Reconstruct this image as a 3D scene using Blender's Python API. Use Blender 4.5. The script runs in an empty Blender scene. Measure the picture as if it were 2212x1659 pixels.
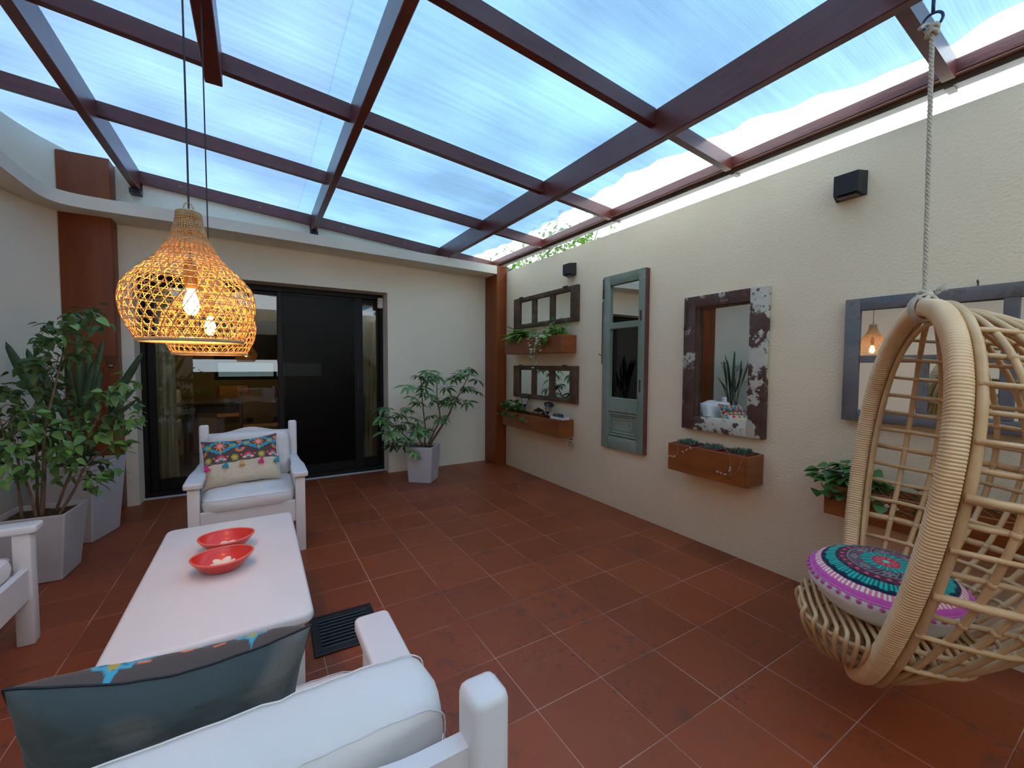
import bpy, bmesh, math, random
from mathutils import Vector, Matrix, Euler, noise as mnoise
PI = math.pi
random.seed(7)
scene = bpy.context.scene
COL = scene.collection

# ------------------------------------------------------------------ camera
YAW, PIT, ROL = 0.5475601, -0.0457930, 0.0047247
_c, _s = math.cos(YAW), math.sin(YAW)
_f = Vector((_s*math.cos(PIT), _c*math.cos(PIT), math.sin(PIT)))
_r = Vector((_c, -_s, 0.0)); _u = _r.cross(_f)
_R = _r*math.cos(ROL)+_u*math.sin(ROL); _U = -_r*math.sin(ROL)+_u*math.cos(ROL)
cam_d = bpy.data.cameras.new('camera'); cam = bpy.data.objects.new('camera', cam_d); COL.objects.link(cam)
cam_d.sensor_fit = 'HORIZONTAL'; cam_d.sensor_width = 36.0; cam_d.lens = 900.727/2212*36.0
cam_d.clip_start = 0.02; cam_d.clip_end = 200
m = Matrix((( _R.x, _U.x, -_f.x, 0), (_R.y, _U.y, -_f.y, 0), (_R.z, _U.z, -_f.z, 0), (0, 0, 0, 1)))
cam.matrix_world = Matrix.Translation((0, 0, 1.2425)) @ m
scene.camera = cam

# ------------------------------------------------------------------ world: bright overcast sky
SKY_L = 2.6
w = bpy.data.worlds.new('sky'); scene.world = w; w.use_nodes = True
nt = w.node_tree; nt.nodes.clear()
def wn(t, **k):
    n = nt.nodes.new(t)
    for a, b in k.items(): setattr(n, a, b)
    return n
tc = wn('ShaderNodeTexCoord'); no = wn('ShaderNodeTexNoise'); no.inputs['Scale'].default_value = 2.3; no.inputs['Detail'].default_value = 3
no.inputs['Distortion'].default_value = 0.4
nt.links.new(tc.outputs['Generated'], no.inputs['Vector'])
cr = wn('ShaderNodeValToRGB'); cr.color_ramp.elements[0].position = 0.36; cr.color_ramp.elements[1].position = 0.66
cr.color_ramp.elements[0].color = (0.65, 0.825, 1.0, 1); cr.color_ramp.elements[1].color = (0.93, 0.965, 1.0, 1)
nt.links.new(no.outputs['Fac'], cr.inputs['Fac'])
bg = wn('ShaderNodeBackground'); bg.inputs['Strength'].default_value = SKY_L
nt.links.new(cr.outputs['Color'], bg.inputs['Color'])
out = wn('ShaderNodeOutputWorld'); nt.links.new(bg.outputs[0], out.inputs['Surface'])

scene.view_settings.view_transform = 'Standard'; scene.view_settings.look = 'None'
scene.view_settings.gamma = 1.0; scene.view_settings.use_curve_mapping = False
scene.view_settings.exposure = 0.76
cy = scene.cycles
cy.max_bounces = 9; cy.diffuse_bounces = 4; cy.glossy_bounces = 4; cy.transmission_bounces = 6; cy.transparent_max_bounces = 12
cy.caustics_reflective = False; cy.caustics_refractive = False
cy.sample_clamp_indirect = 6.0
try:
    cy.use_denoising = True; cy.denoiser = 'OPENIMAGEDENOISE'
except Exception: pass

# ------------------------------------------------------------------ materials
MATS = {}
def N(nt, t, **k):
    n = nt.nodes.new(t)
    for a, b in k.items(): setattr(n, a, b)
    return n
def base_mat(name):
    m = bpy.data.materials.new(name); m.use_nodes = True
    return m, m.node_tree, m.node_tree.nodes['Principled BSDF']
def pm(name, col, rough=0.5, col2=None, nscale=6.0, ncut=(0.35, 0.65), bump=None, metal=0.0, coat=0.0, spec=0.5,
       stretch=(1, 1, 1), rnd=0.0, emit=None, trans=0.0, sheen=0.0, detail=4.0, coord='Object', layers=(), wcoord=False):
    """principled material; col/col2 mixed by noise, bump=(scale,strength), layers = extra noise-cut colours"""
    if name in MATS: return MATS[name]
    m, nt, p = base_mat(name); L = nt.links.new
    p.inputs['Roughness'].default_value = rough; p.inputs['Metallic'].default_value = metal
    p.inputs['Specular IOR Level'].default_value = spec
    p.inputs['Coat Weight'].default_value = coat; p.inputs['Coat Roughness'].default_value = 0.15
    p.inputs['Sheen Weight'].default_value = sheen
    tc = N(nt, 'ShaderNodeTexCoord'); mp = N(nt, 'ShaderNodeMapping'); mp.inputs['Scale'].default_value = stretch
    if wcoord:      # world position, so shared meshes do not repeat the pattern
        ge = N(nt, 'ShaderNodeNewGeometry'); L(ge.outputs['Position'], mp.inputs['Vector'])
    else: L(tc.outputs[coord], mp.inputs['Vector'])
    cur = None
    if col2 is not None:
        no = N(nt, 'ShaderNodeTexNoise'); no.inputs['Scale'].default_value = nscale; no.inputs['Detail'].default_value = detail
        L(mp.outputs['Vector'], no.inputs['Vector'])
        cr = N(nt, 'ShaderNodeValToRGB'); e = cr.color_ramp.elements
        e[0].position, e[1].position = ncut; e[0].color = (*col, 1); e[1].color = (*col2, 1)
        L(no.outputs['Fac'], cr.inputs['Fac']); cur = cr.outputs['Color']
    for lay in layers:
        (lc, lscale, lo, hi, amt), msk = lay[:5], (lay[5] if len(lay) > 5 else None)
        no = N(nt, 'ShaderNodeTexNoise'); no.inputs['Scale'].default_value = lscale; no.inputs['Detail'].default_value = 6
        no.inputs['Roughness'].default_value = 0.62
        L(mp.outputs['Vector'], no.inputs['Vector'])
        mr = N(nt, 'ShaderNodeMapRange'); mr.inputs['From Min'].default_value = lo; mr.inputs['From Max'].default_value = hi
        mr.inputs['To Max'].default_value = amt
        L(no.outputs['Fac'], mr.inputs['Value']); fac = mr.outputs['Result']
        if msk:      # patches: the fine marks only inside blobs of a larger noise
            n2 = N(nt, 'ShaderNodeTexNoise'); n2.inputs['Scale'].default_value = msk; n2.inputs['Detail'].default_value = 2; L(mp.outputs['Vector'], n2.inputs['Vector'])
            m2 = N(nt, 'ShaderNodeMapRange'); m2.inputs['From Min'].default_value = 0.50; m2.inputs['From Max'].default_value = 0.62; L(n2.outputs['Fac'], m2.inputs['Value'])
            mm = N(nt, 'ShaderNodeMath', operation='MULTIPLY'); L(fac, mm.inputs[0]); L(m2.outputs[0], mm.inputs[1]); fac = mm.outputs[0]
        mx = N(nt, 'ShaderNodeMix', data_type='RGBA'); L(fac, mx.inputs['Factor'])
        if cur is None: mx.inputs[6].default_value = (*col, 1)
        else: L(cur, mx.inputs[6])
        mx.inputs[7].default_value = (*lc, 1); cur = mx.outputs[2]
    if rnd > 0:
        oi = N(nt, 'ShaderNodeObjectInfo'); mr = N(nt, 'ShaderNodeMapRange')
        mr.inputs['To Min'].default_value = 1-rnd; mr.inputs['To Max'].default_value = 1+rnd
        L(oi.outputs['Random'], mr.inputs['Value'])
        hs = N(nt, 'ShaderNodeHueSaturation')
        if cur is None: hs.inputs['Color'].default_value = (*col, 1)
        else: L(cur, hs.inputs['Color'])
        L(mr.outputs['Result'], hs.inputs['Value']); cur = hs.outputs['Color']
    if cur is None: p.inputs['Base Color'].default_value = (*col, 1)
    else: L(cur, p.inputs['Base Color'])
    if bump:
        nb = N(nt, 'ShaderNodeTexNoise'); nb.inputs['Scale'].default_value = bump[0]; nb.inputs['Detail'].default_value = 5
        L(mp.outputs['Vector'] if len(bump) < 3 else tc.outputs[coord], nb.inputs['Vector'])
        b = N(nt, 'ShaderNodeBump'); b.inputs['Strength'].default_value = bump[1]; b.inputs['Distance'].default_value = 0.01
        L(nb.outputs['Fac'], b.inputs['Height']); L(b.outputs['Normal'], p.inputs['Normal'])
    if emit:
        p.inputs['Emission Color'].default_value = (*emit[0], 1); p.inputs['Emission Strength'].default_value = emit[1]
    if trans > 0:
        tr = N(nt, 'ShaderNodeBsdfTranslucent'); ms = N(nt, 'ShaderNodeMixShader'); ms.inputs[0].default_value = trans
        if cur is None: tr.inputs['Color'].default_value = (*col, 1)
        else: L(cur, tr.inputs['Color'])
        o = nt.nodes['Material Output']; L(p.outputs[0], ms.inputs[1]); L(tr.outputs[0], ms.inputs[2]); L(ms.outputs[0], o.inputs['Surface'])
    MATS[name] = m
    return m

M = {}
M['stucco'] = pm('stucco', (0.80, 0.685, 0.495), 0.9, (0.74, 0.63, 0.445), 1.1, (0.3, 0.75), bump=(75, 0.32), spec=0.2,
                 layers=(((0.82, 0.74, 0.62), 2.4, 0.60, 0.75, 0.35), ((0.58, 0.49, 0.37), 7.0, 0.68, 0.8, 0.25)))
M['stucco_pale'] = pm('stucco_pale', (0.83, 0.765, 0.61), 0.9, (0.77, 0.705, 0.55), 1.3, (0.3, 0.75), bump=(60, 0.3), spec=0.2,
                 layers=(((0.76, 0.73, 0.66), 2.6, 0.60, 0.75, 0.35),))
M['cornice'] = pm('cornice_plaster', (0.78, 0.73, 0.60), 0.85, (0.72, 0.67, 0.54), 2, bump=(22, 0.25), spec=0.2)
M['tile'] = pm('terracotta_tile', (0.262, 0.056, 0.017), 0.42, (0.22, 0.047, 0.016), 3.5, (0.3, 0.7), bump=(9, 0.12), spec=0.38, rnd=0.13,
               layers=(((0.27, 0.082, 0.035), 7, 0.55, 0.7, 0.4), ((0.10, 0.045, 0.032), 16, 0.53, 0.61, 0.60, 2.6), ((0.055, 0.028, 0.024), 42, 0.55, 0.62, 0.60, 3.1)), wcoord=True)
M['grout'] = pm('grout', (0.50, 0.33, 0.26), 0.85, (0.30, 0.13, 0.09), 2.6, (0.42, 0.6), spec=0.2)
M['beam'] = pm('mahogany_beam', (0.135, 0.028, 0.019), 0.33, (0.095, 0.02, 0.014), 7, stretch=(1, 1, 6), bump=(14, 0.1), spec=0.55,
               layers=(((0.17, 0.045, 0.02), 10, 0.55, 0.75, 0.5),))
M['beam_y'] = M['beam']
M['post'] = pm('orange_mahogany_post', (0.25, 0.062, 0.010), 0.45, (0.165, 0.034, 0.008), 2.2, (0.3, 0.7), stretch=(3, 3, 0.5), bump=(14, 0.1), spec=0.3)
M['planter'] = pm('planter_wood', (0.29, 0.082, 0.013), 0.42, (0.19, 0.048, 0.009), 3.5, (0.3, 0.7), stretch=(2, 1, 5), bump=(20, 0.15), rnd=0.1,
                  layers=(((0.05, 0.014, 0.006), 5, 0.62, 0.76, 0.8), ((0.30, 0.12, 0.03), 9, 0.58, 0.75, 0.4)))
M['planter_rim'] = pm('planter_rim_red', (0.22, 0.035, 0.025), 0.45)
M['black_metal'] = pm('black_metal', (0.012, 0.012, 0.013), 0.38, spec=0.4)
M['door_frame'] = pm('door_frame_black', (0.006, 0.007, 0.007), 0.45, spec=0.25)
M['lamp_black'] = pm('wall_light_black', (0.018, 0.020, 0.023), 0.5, spec=0.4)
M['grey_metal'] = pm('gutter_grey', (0.19, 0.185, 0.15), 0.55, (0.13, 0.125, 0.10), 5, spec=0.4)
M['white_paint'] = pm('white_paint', (0.71, 0.70, 0.70), 0.38, (0.67, 0.665, 0.67), 3, bump=(16, 0.08), spec=0.45,
                      layers=(((0.45, 0.40, 0.34), 42, 0.73, 0.76, 0.5),))
M['cushion'] = pm('white_cotton', (0.71, 0.70, 0.69), 0.9, (0.67, 0.66, 0.65), 4, bump=(55, 0.15), spec=0.2, sheen=0.2)
M['piping'] = pm('cushion_piping', (0.68, 0.68, 0.69), 0.9)
M['charcoal'] = pm('charcoal_cotton', (0.062, 0.080, 0.082), 0.85, (0.075, 0.095, 0.098), 5, bump=(200, 0.2), spec=0.2, sheen=0.15,
                   layers=(((0.16, 0.16, 0.155), 3.2, 0.58, 0.72, 0.5),))
M['red_ceramic'] = pm('red_glaze', (0.64, 0.035, 0.03), 0.32, (0.60, 0.03, 0.028), 5, spec=0.5, coat=0.2)
M['coral'] = pm('coral_rim', (0.78, 0.13, 0.085), 0.35, coat=0.2)
M['ivory'] = pm('ivory_wax', (0.80, 0.66, 0.53), 0.6)
M['pot_white'] = pm('pot_white_cement', (0.54, 0.51, 0.53), 0.7, (0.48, 0.455, 0.475), 2.2, bump=(60, 0.12), spec=0.3,
                    layers=(((0.40, 0.37, 0.38), 3, 0.62, 0.75, 0.3),))
M['pot_grey'] = pm('pot_grey_cement', (0.50, 0.485, 0.50), 0.7, (0.44, 0.42, 0.43), 2.2, bump=(60, 0.12), spec=0.3)
M['soil'] = pm('potting_soil', (0.055, 0.032, 0.02), 0.95, (0.11, 0.065, 0.04), 28, bump=(40, 0.8), spec=0.1)
M['bark'] = pm('plant_bark', (0.13, 0.085, 0.055), 0.85, (0.19, 0.13, 0.09), 20, bump=(50, 0.5), spec=0.2)
M['bark_red'] = pm('schefflera_bark', (0.14, 0.065, 0.04), 0.8, (0.10, 0.055, 0.035), 20, bump=(50, 0.4), spec=0.2)
M['leaf_dark'] = pm('leaf_dark_green', (0.085, 0.19, 0.06), 0.42, (0.12, 0.25, 0.075), 9, rnd=0.45, trans=0.18, spec=0.4)
M['leaf_ficus'] = pm('leaf_ficus_green', (0.11, 0.245, 0.06), 0.40, (0.16, 0.32, 0.07), 9, rnd=0.5, trans=0.22, spec=0.45)
M['leaf_lime'] = pm('leaf_young_lime', (0.20, 0.36, 0.03), 0.45, (0.15, 0.30, 0.03), 9, rnd=0.2, trans=0.3)
M['leaf_sword'] = pm('leaf_strelitzia', (0.05, 0.11, 0.055), 0.38, (0.07, 0.135, 0.065), 12, rnd=0.35, trans=0.12, spec=0.5)
M['leaf_bright'] = pm('leaf_bright_green', (0.15, 0.32, 0.035), 0.42, (0.085, 0.20, 0.028), 7, rnd=0.4, trans=0.28)
M['leaf_mid'] = pm('leaf_mid_green', (0.065, 0.17, 0.035), 0.42, (0.045, 0.12, 0.028), 9, rnd=0.35, trans=0.2)
M['leaf_pale'] = pm('leaf_variegated', (0.55, 0.62, 0.45), 0.5, (0.16, 0.28, 0.14), 14, (0.45, 0.6), rnd=0.2, trans=0.2)
M['leaf_purple'] = pm('leaf_purple', (0.055, 0.012, 0.022), 0.4, (0.035, 0.010, 0.016), 9, rnd=0.3)
M['leaf_succulent'] = pm('leaf_succulent', (0.09, 0.155, 0.125), 0.5, (0.06, 0.12, 0.085), 20, rnd=0.3)
M['leaf_dry'] = pm('leaf_dry', (0.30, 0.16, 0.05), 0.7, (0.13, 0.06, 0.025), 20)
M['petal'] = pm('petal_white', (0.85, 0.83, 0.78), 0.6)
M['vine'] = pm('vine_tan', (0.42, 0.34, 0.24), 0.7)
M['rattan'] = pm('rattan_pole', (0.68, 0.46, 0.24), 0.45, (0.52, 0.33, 0.155), 9, (0.3, 0.7), bump=(45, 0.15), spec=0.45,
                 layers=(((0.66, 0.55, 0.40), 13, 0.58, 0.72, 0.6),))
M['rattan_wrap'] = pm('rattan_wrapping', (0.80, 0.57, 0.32), 0.36, (0.68, 0.45, 0.22), 7, (0.3, 0.7), bump=(50, 0.1), spec=0.5, coat=0.15,
                 layers=(((0.82, 0.66, 0.45), 11, 0.58, 0.72, 0.5),))
M['rope'] = pm('cotton_rope', (0.62, 0.57, 0.46), 0.9, (0.52, 0.47, 0.36), 60, bump=(120, 0.5), spec=0.15)
M['steel'] = pm('blue_steel', (0.05, 0.06, 0.12), 0.35, metal=0.8)
M['chrome'] = pm('tap_chrome', (0.6, 0.58, 0.55), 0.25, metal=1.0)
M['bamboo'] = pm('bamboo_strip', (0.56, 0.36, 0.17), 0.5, (0.40, 0.24, 0.10), 30, trans=0.04, spec=0.35)
M['bamboo_rim'] = pm('bamboo_rim', (0.58, 0.42, 0.24), 0.5, (0.46, 0.31, 0.16), 30, bump=(60, 0.2))
M['cord'] = pm('lamp_cord_black', (0.02, 0.018, 0.022), 0.6)
M['bulb'] = pm('bulb_glow', (1, 0.7, 0.35), 0.3, emit=((1.0, 0.42, 0.085), 230.0))
M['brass'] = pm('lamp_socket', (0.25, 0.16, 0.06), 0.4, metal=0.7)
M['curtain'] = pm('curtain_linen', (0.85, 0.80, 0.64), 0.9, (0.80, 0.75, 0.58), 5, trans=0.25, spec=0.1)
M['curtain_dim'] = pm('curtain_shaded_linen', (0.42, 0.35, 0.22), 0.9, (0.36, 0.30, 0.18), 5, trans=0.1, spec=0.1)  # curtain linen again, with shade put into a darker colour
M['old_wood'] = pm('weathered_brown_wood', (0.13, 0.075, 0.045), 0.75, (0.06, 0.035, 0.022), 5, (0.3, 0.68), stretch=(1, 1, 1), bump=(26, 0.6), spec=0.3,
                 layers=(((0.24, 0.17, 0.11), 11, 0.56, 0.70, 0.6), ((0.035, 0.02, 0.014), 16, 0.60, 0.70, 0.7)))
M['green_wood'] = pm('aged_green_paint', (0.165, 0.215, 0.155), 0.65, (0.23, 0.275, 0.225), 4.0, (0.3, 0.7), bump=(30, 0.35), spec=0.3,
                 layers=(((0.30, 0.31, 0.29), 5, 0.55, 0.72, 0.6), ((0.10, 0.05, 0.04), 17, 0.66, 0.72, 0.7)))
M['green_edge'] = pm('oxblood_edge', (0.11, 0.030, 0.028), 0.6, (0.15, 0.05, 0.045), 12, bump=(30, 0.3))
M['flaked'] = pm('flaked_white_on_brown', (0.072, 0.036, 0.028), 0.7, (0.105, 0.06, 0.048), 9, (0.35, 0.65), bump=(24, 0.6), spec=0.3,
                 layers=(((0.46, 0.45, 0.40), 6.5, 0.53, 0.56, 0.85), ((0.085, 0.03, 0.025), 26, 0.58, 0.60, 0.9)))
M['flaked_more'] = pm('heavily_flaked_white', (0.072, 0.036, 0.028), 0.7, (0.105, 0.06, 0.048), 9, (0.35, 0.65), bump=(24, 0.6), spec=0.3,
                 layers=(((0.52, 0.51, 0.43), 5.0, 0.485, 0.505, 0.95), ((0.085, 0.03, 0.025), 24, 0.60, 0.62, 0.9)))
M['grey_wood'] = pm('blue_grey_washed_wood', (0.125, 0.12, 0.125), 0.65, (0.20, 0.19, 0.19), 4.0, (0.3, 0.7), bump=(30, 0.4), spec=0.3,
                 layers=(((0.055, 0.16, 0.19), 3.6, 0.57, 0.68, 0.65), ((0.075, 0.05, 0.04), 12, 0.58, 0.70, 0.6)))
M['iron'] = pm('rusty_iron', (0.045, 0.025, 0.018), 0.7, (0.09, 0.04, 0.025), 25, bump=(40, 0.5))
M['terracotta'] = pm('terracotta_pot', (0.33, 0.09, 0.05), 0.7, (0.27, 0.07, 0.04), 8)
M['dark_red_pot'] = pm('dark_red_pot', (0.16, 0.022, 0.02), 0.45)
M['stone_white'] = pm('white_stone', (0.58, 0.57, 0.55), 0.7, (0.5, 0.49, 0.47), 10, bump=(40, 0.2))
M['sensor'] = pm('sensor_plastic', (0.72, 0.68, 0.66), 0.35)
M['sensor_dark'] = pm('sensor_seam', (0.10, 0.09, 0.10), 0.4)
M['lantern_glass'] = pm('lantern_glass', (0.55, 0.58, 0.50), 0.15, spec=0.6)
M['dining_wood'] = pm('dining_wood', (0.22, 0.075, 0.018), 0.4, (0.15, 0.05, 0.015), 4)
M['dark_wood'] = pm('dining_dark_wood', (0.06, 0.028, 0.014), 0.35)
M['blue_cloth'] = pm('blue_seat_cloth', (0.17, 0.27, 0.31), 0.85)
M['orange_cloth'] = pm('orange_chair_cloth', (0.40, 0.17, 0.03), 0.8)
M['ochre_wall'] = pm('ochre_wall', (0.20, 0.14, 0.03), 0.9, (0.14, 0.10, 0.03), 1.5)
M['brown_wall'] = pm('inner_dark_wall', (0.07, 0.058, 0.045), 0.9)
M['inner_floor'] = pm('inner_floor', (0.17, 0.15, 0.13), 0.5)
M['linen'] = pm('table_linen', (0.55, 0.53, 0.47), 0.8)
def mirror_mat():
    m, nt, p = base_mat('mirror_glass'); p.inputs['Base Color'].default_value = (0.80, 0.85, 0.81, 1)
    p.inputs['Metallic'].default_value = 1.0; p.inputs['Roughness'].default_value = 0.012
    return m
M['mirror'] = mirror_mat()
def glass_mat(name, tint, refl=1.0, rough=0.01):
    m, nt, p = base_mat(name); nt.nodes.remove(p); L = nt.links.new
    fr = N(nt, 'ShaderNodeFresnel'); fr.inputs['IOR'].default_value = 1.5
    mu = N(nt, 'ShaderNodeMath', operation='MULTIPLY'); mu.inputs[1].default_value = refl; L(fr.outputs[0], mu.inputs[0])
    t = N(nt, 'ShaderNodeBsdfTransparent'); t.inputs['Color'].default_value = (*tint, 1)
    g = N(nt, 'ShaderNodeBsdfGlossy'); g.inputs['Roughness'].default_value = rough
    mx = N(nt, 'ShaderNodeMixShader'); L(mu.outputs[0], mx.inputs[0]); L(t.outputs[0], mx.inputs[1]); L(g.outputs[0], mx.inputs[2])
    L(mx.outputs[0], nt.nodes['Material Output'].inputs['Surface'])
    return m
M['glass'] = glass_mat('door_glass', (0.80, 0.83, 0.80), 1.6)
M['screen'] = glass_mat('insect_screen', (0.22, 0.23, 0.22), 0.35, 0.3)
def sheet_mat(name, tint, trl, wave=60.0, amt=0.10, gloss=0.06, cloud=0.2):
    """translucent roofing: see-through tint + diffusing part + fine flutes running along X"""
    m, nt, p = base_mat(name); nt.nodes.remove(p); L = nt.links.new
    tc = N(nt, 'ShaderNodeTexCoord')
    wv = N(nt, 'ShaderNodeTexWave', bands_direction='Y'); wv.inputs['Scale'].default_value = wave/6.28*1.0
    wv.inputs['Distortion'].default_value = 1.0; wv.inputs['Detail'].default_value = 3; wv.inputs['Detail Scale'].default_value = 0.6
    L(tc.outputs['Object'], wv.inputs['Vector'])
    mp = N(nt, 'ShaderNodeMapping'); mp.inputs['Scale'].default_value = (2.0, 40, 1); L(tc.outputs['Object'], mp.inputs['Vector'])
    no = N(nt, 'ShaderNodeTexNoise'); no.inputs['Scale'].default_value = 1.0; no.inputs['Detail'].default_value = 2; L(mp.outputs[0], no.inputs['Vector'])
    nc = N(nt, 'ShaderNodeTexNoise'); nc.inputs['Scale'].default_value = 1.4; nc.inputs['Detail'].default_value = 1.5; L(tc.outputs['Object'], nc.inputs['Vector'])
    def mr(src, a, b, lo=0.3, hi=0.7):
        r = N(nt, 'ShaderNodeMapRange'); r.inputs['From Min'].default_value = lo; r.inputs['From Max'].default_value = hi
        r.inputs['To Min'].default_value = a; r.inputs['To Max'].default_value = b; L(src, r.inputs['Value']); return r.outputs[0]
    f1 = mr(wv.outputs['Fac'], 1-amt*.5, 1+amt*.5, 0, 1); f2 = mr(no.outputs['Fac'], 1-amt, 1+amt); f3 = mr(nc.outputs['Fac'], 1-cloud, 1+cloud)
    a = N(nt, 'ShaderNodeMath', operation='MULTIPLY'); L(f1, a.inputs[0]); L(f2, a.inputs[1])
    b = N(nt, 'ShaderNodeMath', operation='MULTIPLY'); L(a.outputs[0], b.inputs[0]); L(f3, b.inputs[1])
    vc = N(nt, 'ShaderNodeVectorMath', operation='SCALE'); vc.inputs[0].default_value = tint; L(b.outputs[0], vc.inputs['Scale'])
    t = N(nt, 'ShaderNodeBsdfTransparent'); L(vc.outputs[0], t.inputs['Color'])
    tr = N(nt, 'ShaderNodeBsdfTranslucent'); tr.inputs['Color'].default_value = (*trl, 1)
    ad = N(nt, 'ShaderNodeAddShader'); L(t.outputs[0], ad.inputs[0]); L(tr.outputs[0], ad.inputs[1])
    g = N(nt, 'ShaderNodeBsdfGlossy'); g.inputs['Roughness'].default_value = 0.12
    mx = N(nt, 'ShaderNodeMixShader'); mx.inputs[0].default_value = gloss; L(ad.outputs[0], mx.inputs[1]); L(g.outputs[0], mx.inputs[2])
    L(mx.outputs[0], nt.nodes['Material Output'].inputs['Surface'])
    return m
M['sheet'] = sheet_mat('polycarbonate_sheet', (0.86, 0.90, 0.92), (0.03, 0.03, 0.03), 150, 0.03, 0.04, 0.02)
M['cloth_a'] = sheet_mat('shade_film_blue', (0.21, 0.262, 0.325), (0.205, 0.232, 0.268), 150, 0.03, 0.03, 0.20)
M['cloth_b'] = sheet_mat('shade_film_pale', (0.205, 0.27, 0.325), (0.20, 0.237, 0.268), 150, 0.035, 0.03, 0.25)
def attr_mat(name, rough=0.85, bump=(150, 0.2), sheen=0.1):
    m, nt, p = base_mat(name); L = nt.links.new
    a = N(nt, 'ShaderNodeVertexColor'); a.layer_name = 'print'; L(a.outputs['Color'], p.inputs['Base Color'])
    p.inputs['Roughness'].default_value = rough; p.inputs['Specular IOR Level'].default_value = 0.2; p.inputs['Sheen Weight'].default_value = sheen
    tc = N(nt, 'ShaderNodeTexCoord'); nb = N(nt, 'ShaderNodeTexNoise'); nb.inputs['Scale'].default_value = bump[0]; L(tc.outputs['Object'], nb.inputs['Vector'])
    b = N(nt, 'ShaderNodeBump'); b.inputs['Strength'].default_value = bump[1]; b.inputs['Distance'].default_value = 0.005
    L(nb.outputs['Fac'], b.inputs['Height']); L(b.outputs['Normal'], p.inputs['Normal'])
    return m
M['print'] = attr_mat('embroidered_print')

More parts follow.
